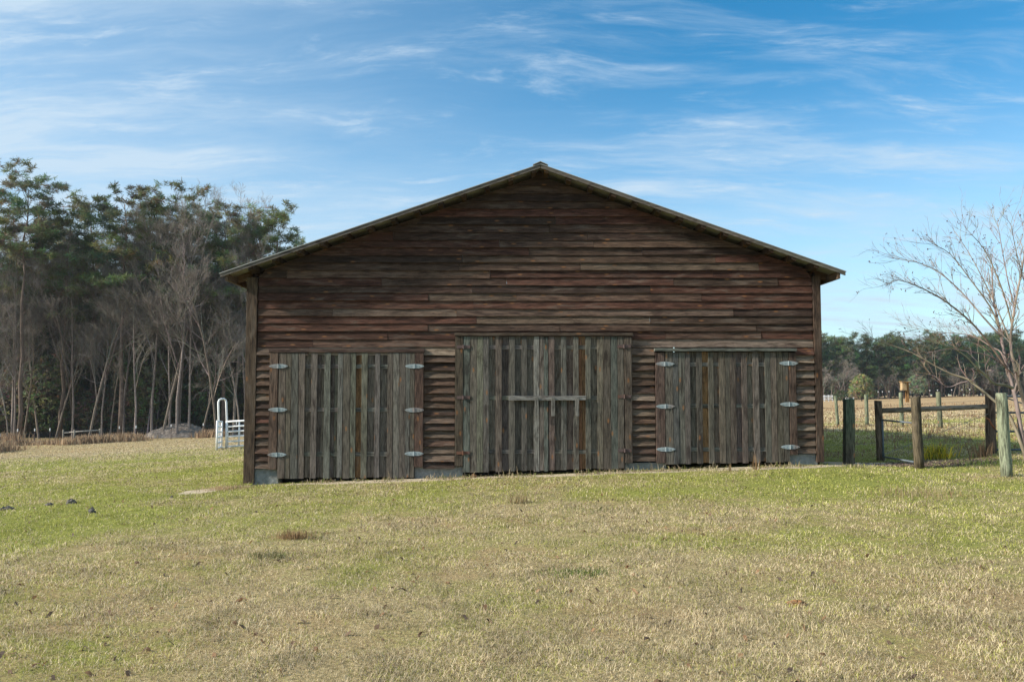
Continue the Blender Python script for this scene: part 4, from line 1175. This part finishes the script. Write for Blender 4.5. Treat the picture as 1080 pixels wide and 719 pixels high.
for i in range(16):
    px = (868, 876, 884, 892, 936, 950, 974, 1004, 1020, 1036, 1052, 1066, 1084, 1100, 862, 1010)[i]; Y = rt.uniform(236, 243); x = (px - 540) / F * Y; s = rt.uniform(.42, .55) if i < 4 else rt.uniform(.3, .42)
    place(hard[1], used, x, Y, rt.uniform(0, 6.28), (s * 1.5, s * 1.5, s), 'small grey leafless tree before the far plantation', 'leafless trees before the plantation')
rs = bush('round_shrub', 'round olive green shrub standing alone before the far pines', 51, 6.0, 7.2, [(.27, .26, .12), (.22, .22, .10), (.32, .30, .15)], 560, .55, 'shrub', taper=0, base=.12)
x = (908 - 540) / F * 200; rs.location = (x, 200, gz(x, 200))
rs2 = bush('round_shrub', 'smaller grey green tree behind the dark round post', 52, 6.0, 6.2, [(.20, .21, .13), (.17, .185, .115)], 300, .5, 'shrub', taper=0, base=.25)
x = (966 - 540) / F * 205; rs2.location = (x, 205, gz(x, 205))
rs3 = bush('round_shrub', 'low dark green bush left of the round olive shrub', 53, 2.6, 6.0, [(.08, .095, .045)], 200, .45, 'shrub', taper=0)
x = (888 - 540) / F * 205; rs3.location = (x, 205, gz(x, 205))
# far white fences and markers
for (p0, p1, Y, lab) in ((866, 879, 215, 'far white rail fence nearest the barn corner'), (893, 901, 215, 'far white rail fence left of the round shrub')):
    a = (P(p0, 455, Y)[0], Y); b = (P(p1, 455, Y)[0], Y)
    g = thing('rail_fence', lab, 'fence', (a[0], Y, gz(*a)), 'far white fences')
    n = 4
    for i in range(n):
        x = a[0] + (b[0] - a[0]) * i / (n - 1); mb = MB(); mb.box(x - .1, x + .1, Y - .1, Y + .1, gz(x, Y) - .1, gz(x, Y) + 1.6); mb.build('post', M_WHITE, g)
    for z in (.5, 1.0, 1.4):
        mb = MB(); mb.tube([(a[0], Y - .12, gz(*a) + z), (b[0], Y - .12, gz(*b) + z)], .09, 6); mb.build('rail', M_WHITE, g)
for i, px in enumerate((925.5, 930, 937, 980, 988, 1003, 1014, 1022, 1035)):
    x = (px - 540) / F * 228; z = gz(x, 228); mb = MB(); mb.tube([(x, 228, z), (x, 228, z + 2.0)], .05, 5, (.25, .2, .18)); 
    ORG[''] = (x, 228, z); g = thing('marker_post', 'tiny white topped post along the far plantation edge', 'post', (x, 228, z), 'white topped posts at the far wood edge'); ORG[''] = (0, 0, 0)
    mb.build('shaft', M_RUST, g); mb = MB(); mb.box(x - .08, x + .08, 227.92, 228.08, z + 2.0, z + 2.28); mb.build('cap', M_CAP, g)


# ------------------------------------------------------------------ bare crepe myrtle at right
def myrtle():
    rg = random.Random(77); base = P(1083, 486, 15.9); x0, y0 = base[0], 15.9; z0 = gz(x0, y0)
    root = thing('crepe_myrtle', 'bare pale multi stemmed small tree with seed pods at right edge', 'bare tree', (x0, y0, z0))
    col = (.235, .185, .15); st = MB(); tw = MB(); pod = MB()
    limbs = []
    def limb(pxs, r0, r1, dy):
        pts = [Vector((x0 + rg.uniform(-.04, .04), y0, z0 - .05))] if pxs[0] is None else []
        n = len(pxs)
        for i, p in enumerate(pxs):
            if p is None: continue
            yy = p[1] if p[1] > 350 else 350 - (350 - p[1]) * .84
            pts.append(Vector(P(p[0], yy, y0 + dy * i / n)))
        # smooth
        fine = []
        for i in range(len(pts) - 1):
            for k in range(3):
                t = k / 3; a = pts[max(i - 1, 0)]; b = pts[i]; c = pts[i + 1]; d = pts[min(i + 2, len(pts) - 1)]
                fine.append(.5 * ((2 * b) + (c - a) * t + (2 * a - 5 * b + 4 * c - d) * t * t + (3 * b - a - 3 * c + d) * t ** 3))
        fine.append(pts[-1]); m = len(fine)
        rad = [r0 + (r1 - r0) * (i / (m - 1)) ** .8 for i in range(m)]
        st.tube(fine, rad, 7, tuple(c * rg.uniform(.9, 1.1) for c in col), True); limbs.append((fine, rad))
    limb([None, (1078, 462), (1073, 430), (1068, 408), (1062, 385), (1054, 345), (1048, 310), (1046, 270)], .052, .012, .4)
    limb([None, (1086, 455), (1079, 420), (1072, 395), (1066, 362), (1070, 320), (1078, 270), (1084, 225)], .05, .010, -.5)
    limb([None, (1096, 450), (1094, 410), (1098, 360), (1106, 300), (1112, 240)], .05, .010, .6)
    limb([(1068, 409), (1060, 406), (1048, 404), (1040, 396), (1030, 387), (1019, 376), (1003, 366), (985, 361)], .030, .006, -.7)
    limb([None, (1066, 440), (1047, 421), (1030, 407), (1021, 400), (1003, 394), (985, 385), (962, 372), (940, 364), (922, 358)], .034, .006, .5)
    limb([(1022, 402), (1012, 404), (1002, 408), (994, 405), (988, 398), (979, 394)], .014, .004, .3)
    limb([(1062, 388), (1046, 366), (1026, 340), (1000, 314), (974, 296), (948, 285), (938, 290)], .026, .004, -.6)
    limb([(1056, 355), (1036, 330), (1014, 300), (990, 275), (965, 262), (944, 258)], .020, .004, .8)
    limb([(1054, 345), (1044, 318), (1022, 282), (1002, 252), (984, 240)], .018, .004, -.3)
    limb([(1066, 362), (1052, 322), (1030, 268), (1014, 236)], .018, .004, 1.0)
    limb([(1068, 345), (1058, 300), (1040, 250), (1020, 222)], .017, .004, -1.0)
    limb([(1070, 320), (1062, 280), (1056, 240), (1052, 212)], .014, .004, .5)
    limb([(1064, 392), (1056, 372), (1046, 366), (1030, 356), (1015, 352), (990, 350), (962, 345)], .017, .004, 1.2)
    limb([(1098, 360), (1090, 320), (1076, 270), (1066, 215)], .017, .004, -.8)
    limb([(1072, 400), (1066, 392), (1052, 380), (1040, 374), (1018, 370), (1000, 368), (978, 372)], .016, .004, -1.2)
    limb([(1098, 362), (1112, 320), (1132, 270), (1150, 225)], .02, .004, .3); limb([(1094, 410), (1120, 380), (1150, 340), (1180, 300)], .02, .004, -.4)
    def twig(p, d, L, r, lev):
        n = 3; pts = [p]; dd = d.copy()
        for i in range(n):
            dd = (dd + Vector((rg.gauss(0, .12), rg.gauss(0, .12), rg.gauss(.05, .1)))).normalized(); pts.append(pts[-1] + dd * L / n)
        tw.tube(pts, [r * 1.1, r * .95, r * .8, r * .6], 3, tuple(c * rg.uniform(.7, 1.05) for c in col), False)
        if lev < 2:
            for k in range(rg.randint(2, 3)):
                i = rg.randint(1, n); ax = Vector((rg.gauss(0, 1), rg.gauss(0, 1), rg.gauss(0, 1))).normalized()
                twig(pts[i], (dd + ax * .6).normalized(), L * rg.uniform(.4, .7), r * .65, lev + 1)
        elif rg.random() < .10:
            for k in range(rg.randint(1, 4)):
                c = pts[-1] + Vector((rg.gauss(0, .010), rg.gauss(0, .010), rg.gauss(0, .010))); s = .010
                pod.add([(c.x - s, c.y, c.z), (c.x, c.y - s, c.z), (c.x + s, c.y, c.z), (c.x, c.y + s, c.z), (c.x, c.y, c.z + s * 1.4), (c.x, c.y, c.z - s)],
                        [(0, 1, 4), (1, 2, 4), (2, 3, 4), (3, 0, 4), (1, 0, 5), (2, 1, 5), (3, 2, 5), (0, 3, 5)], (.10, .055, .045))
    for fine, rad in limbs:
        m = len(fine)
        for i in range(max(3, m // 3), m):
            hi = fine[i].z > EYE + 1.0
            for k in range(rg.choice((2, 2, 3, 3) if hi else (0, 1, 1)) if i < m - 2 else 3):
                d = (fine[i] - fine[i - 1]).normalized(); ax = Vector((rg.gauss(0, 1), rg.gauss(0, 1), rg.gauss(.3, 1))).normalized()
                twig(fine[i], (d * 1.1 + ax * .75).normalized(), rg.uniform(.18, .5), max(.0035, rad[i] * .42), 0)
    st.build('trunk', M_BARK, root, smooth=True); tw.build('twigs', M_BARK, root); tag(pod.build('seed_pods', M_BARK, root), None, None, None, 'stuff')


myrtle()

# ------------------------------------------------------------------ thin winter haze over the whole place
mb = MB(); mb.box(-720, 720, -720, 720, -8, 45); hz = None
m, t = mat('thin_haze'); v = t.n('ShaderNodeVolumePrincipled'); v.inputs['Color'].default_value = (.80, .88, .96, 1); v.inputs['Density'].default_value = .00016; v.inputs['Anisotropy'].default_value = .2
o_ = t.n('ShaderNodeOutputMaterial'); t.l(v.outputs[0], o_.inputs['Volume'])
hz = mb.build('haze', m); tag(hz, 'thin pale haze lying over the fields and woods', None, None, 'stuff')
SC.cycles.volume_bounces = 0
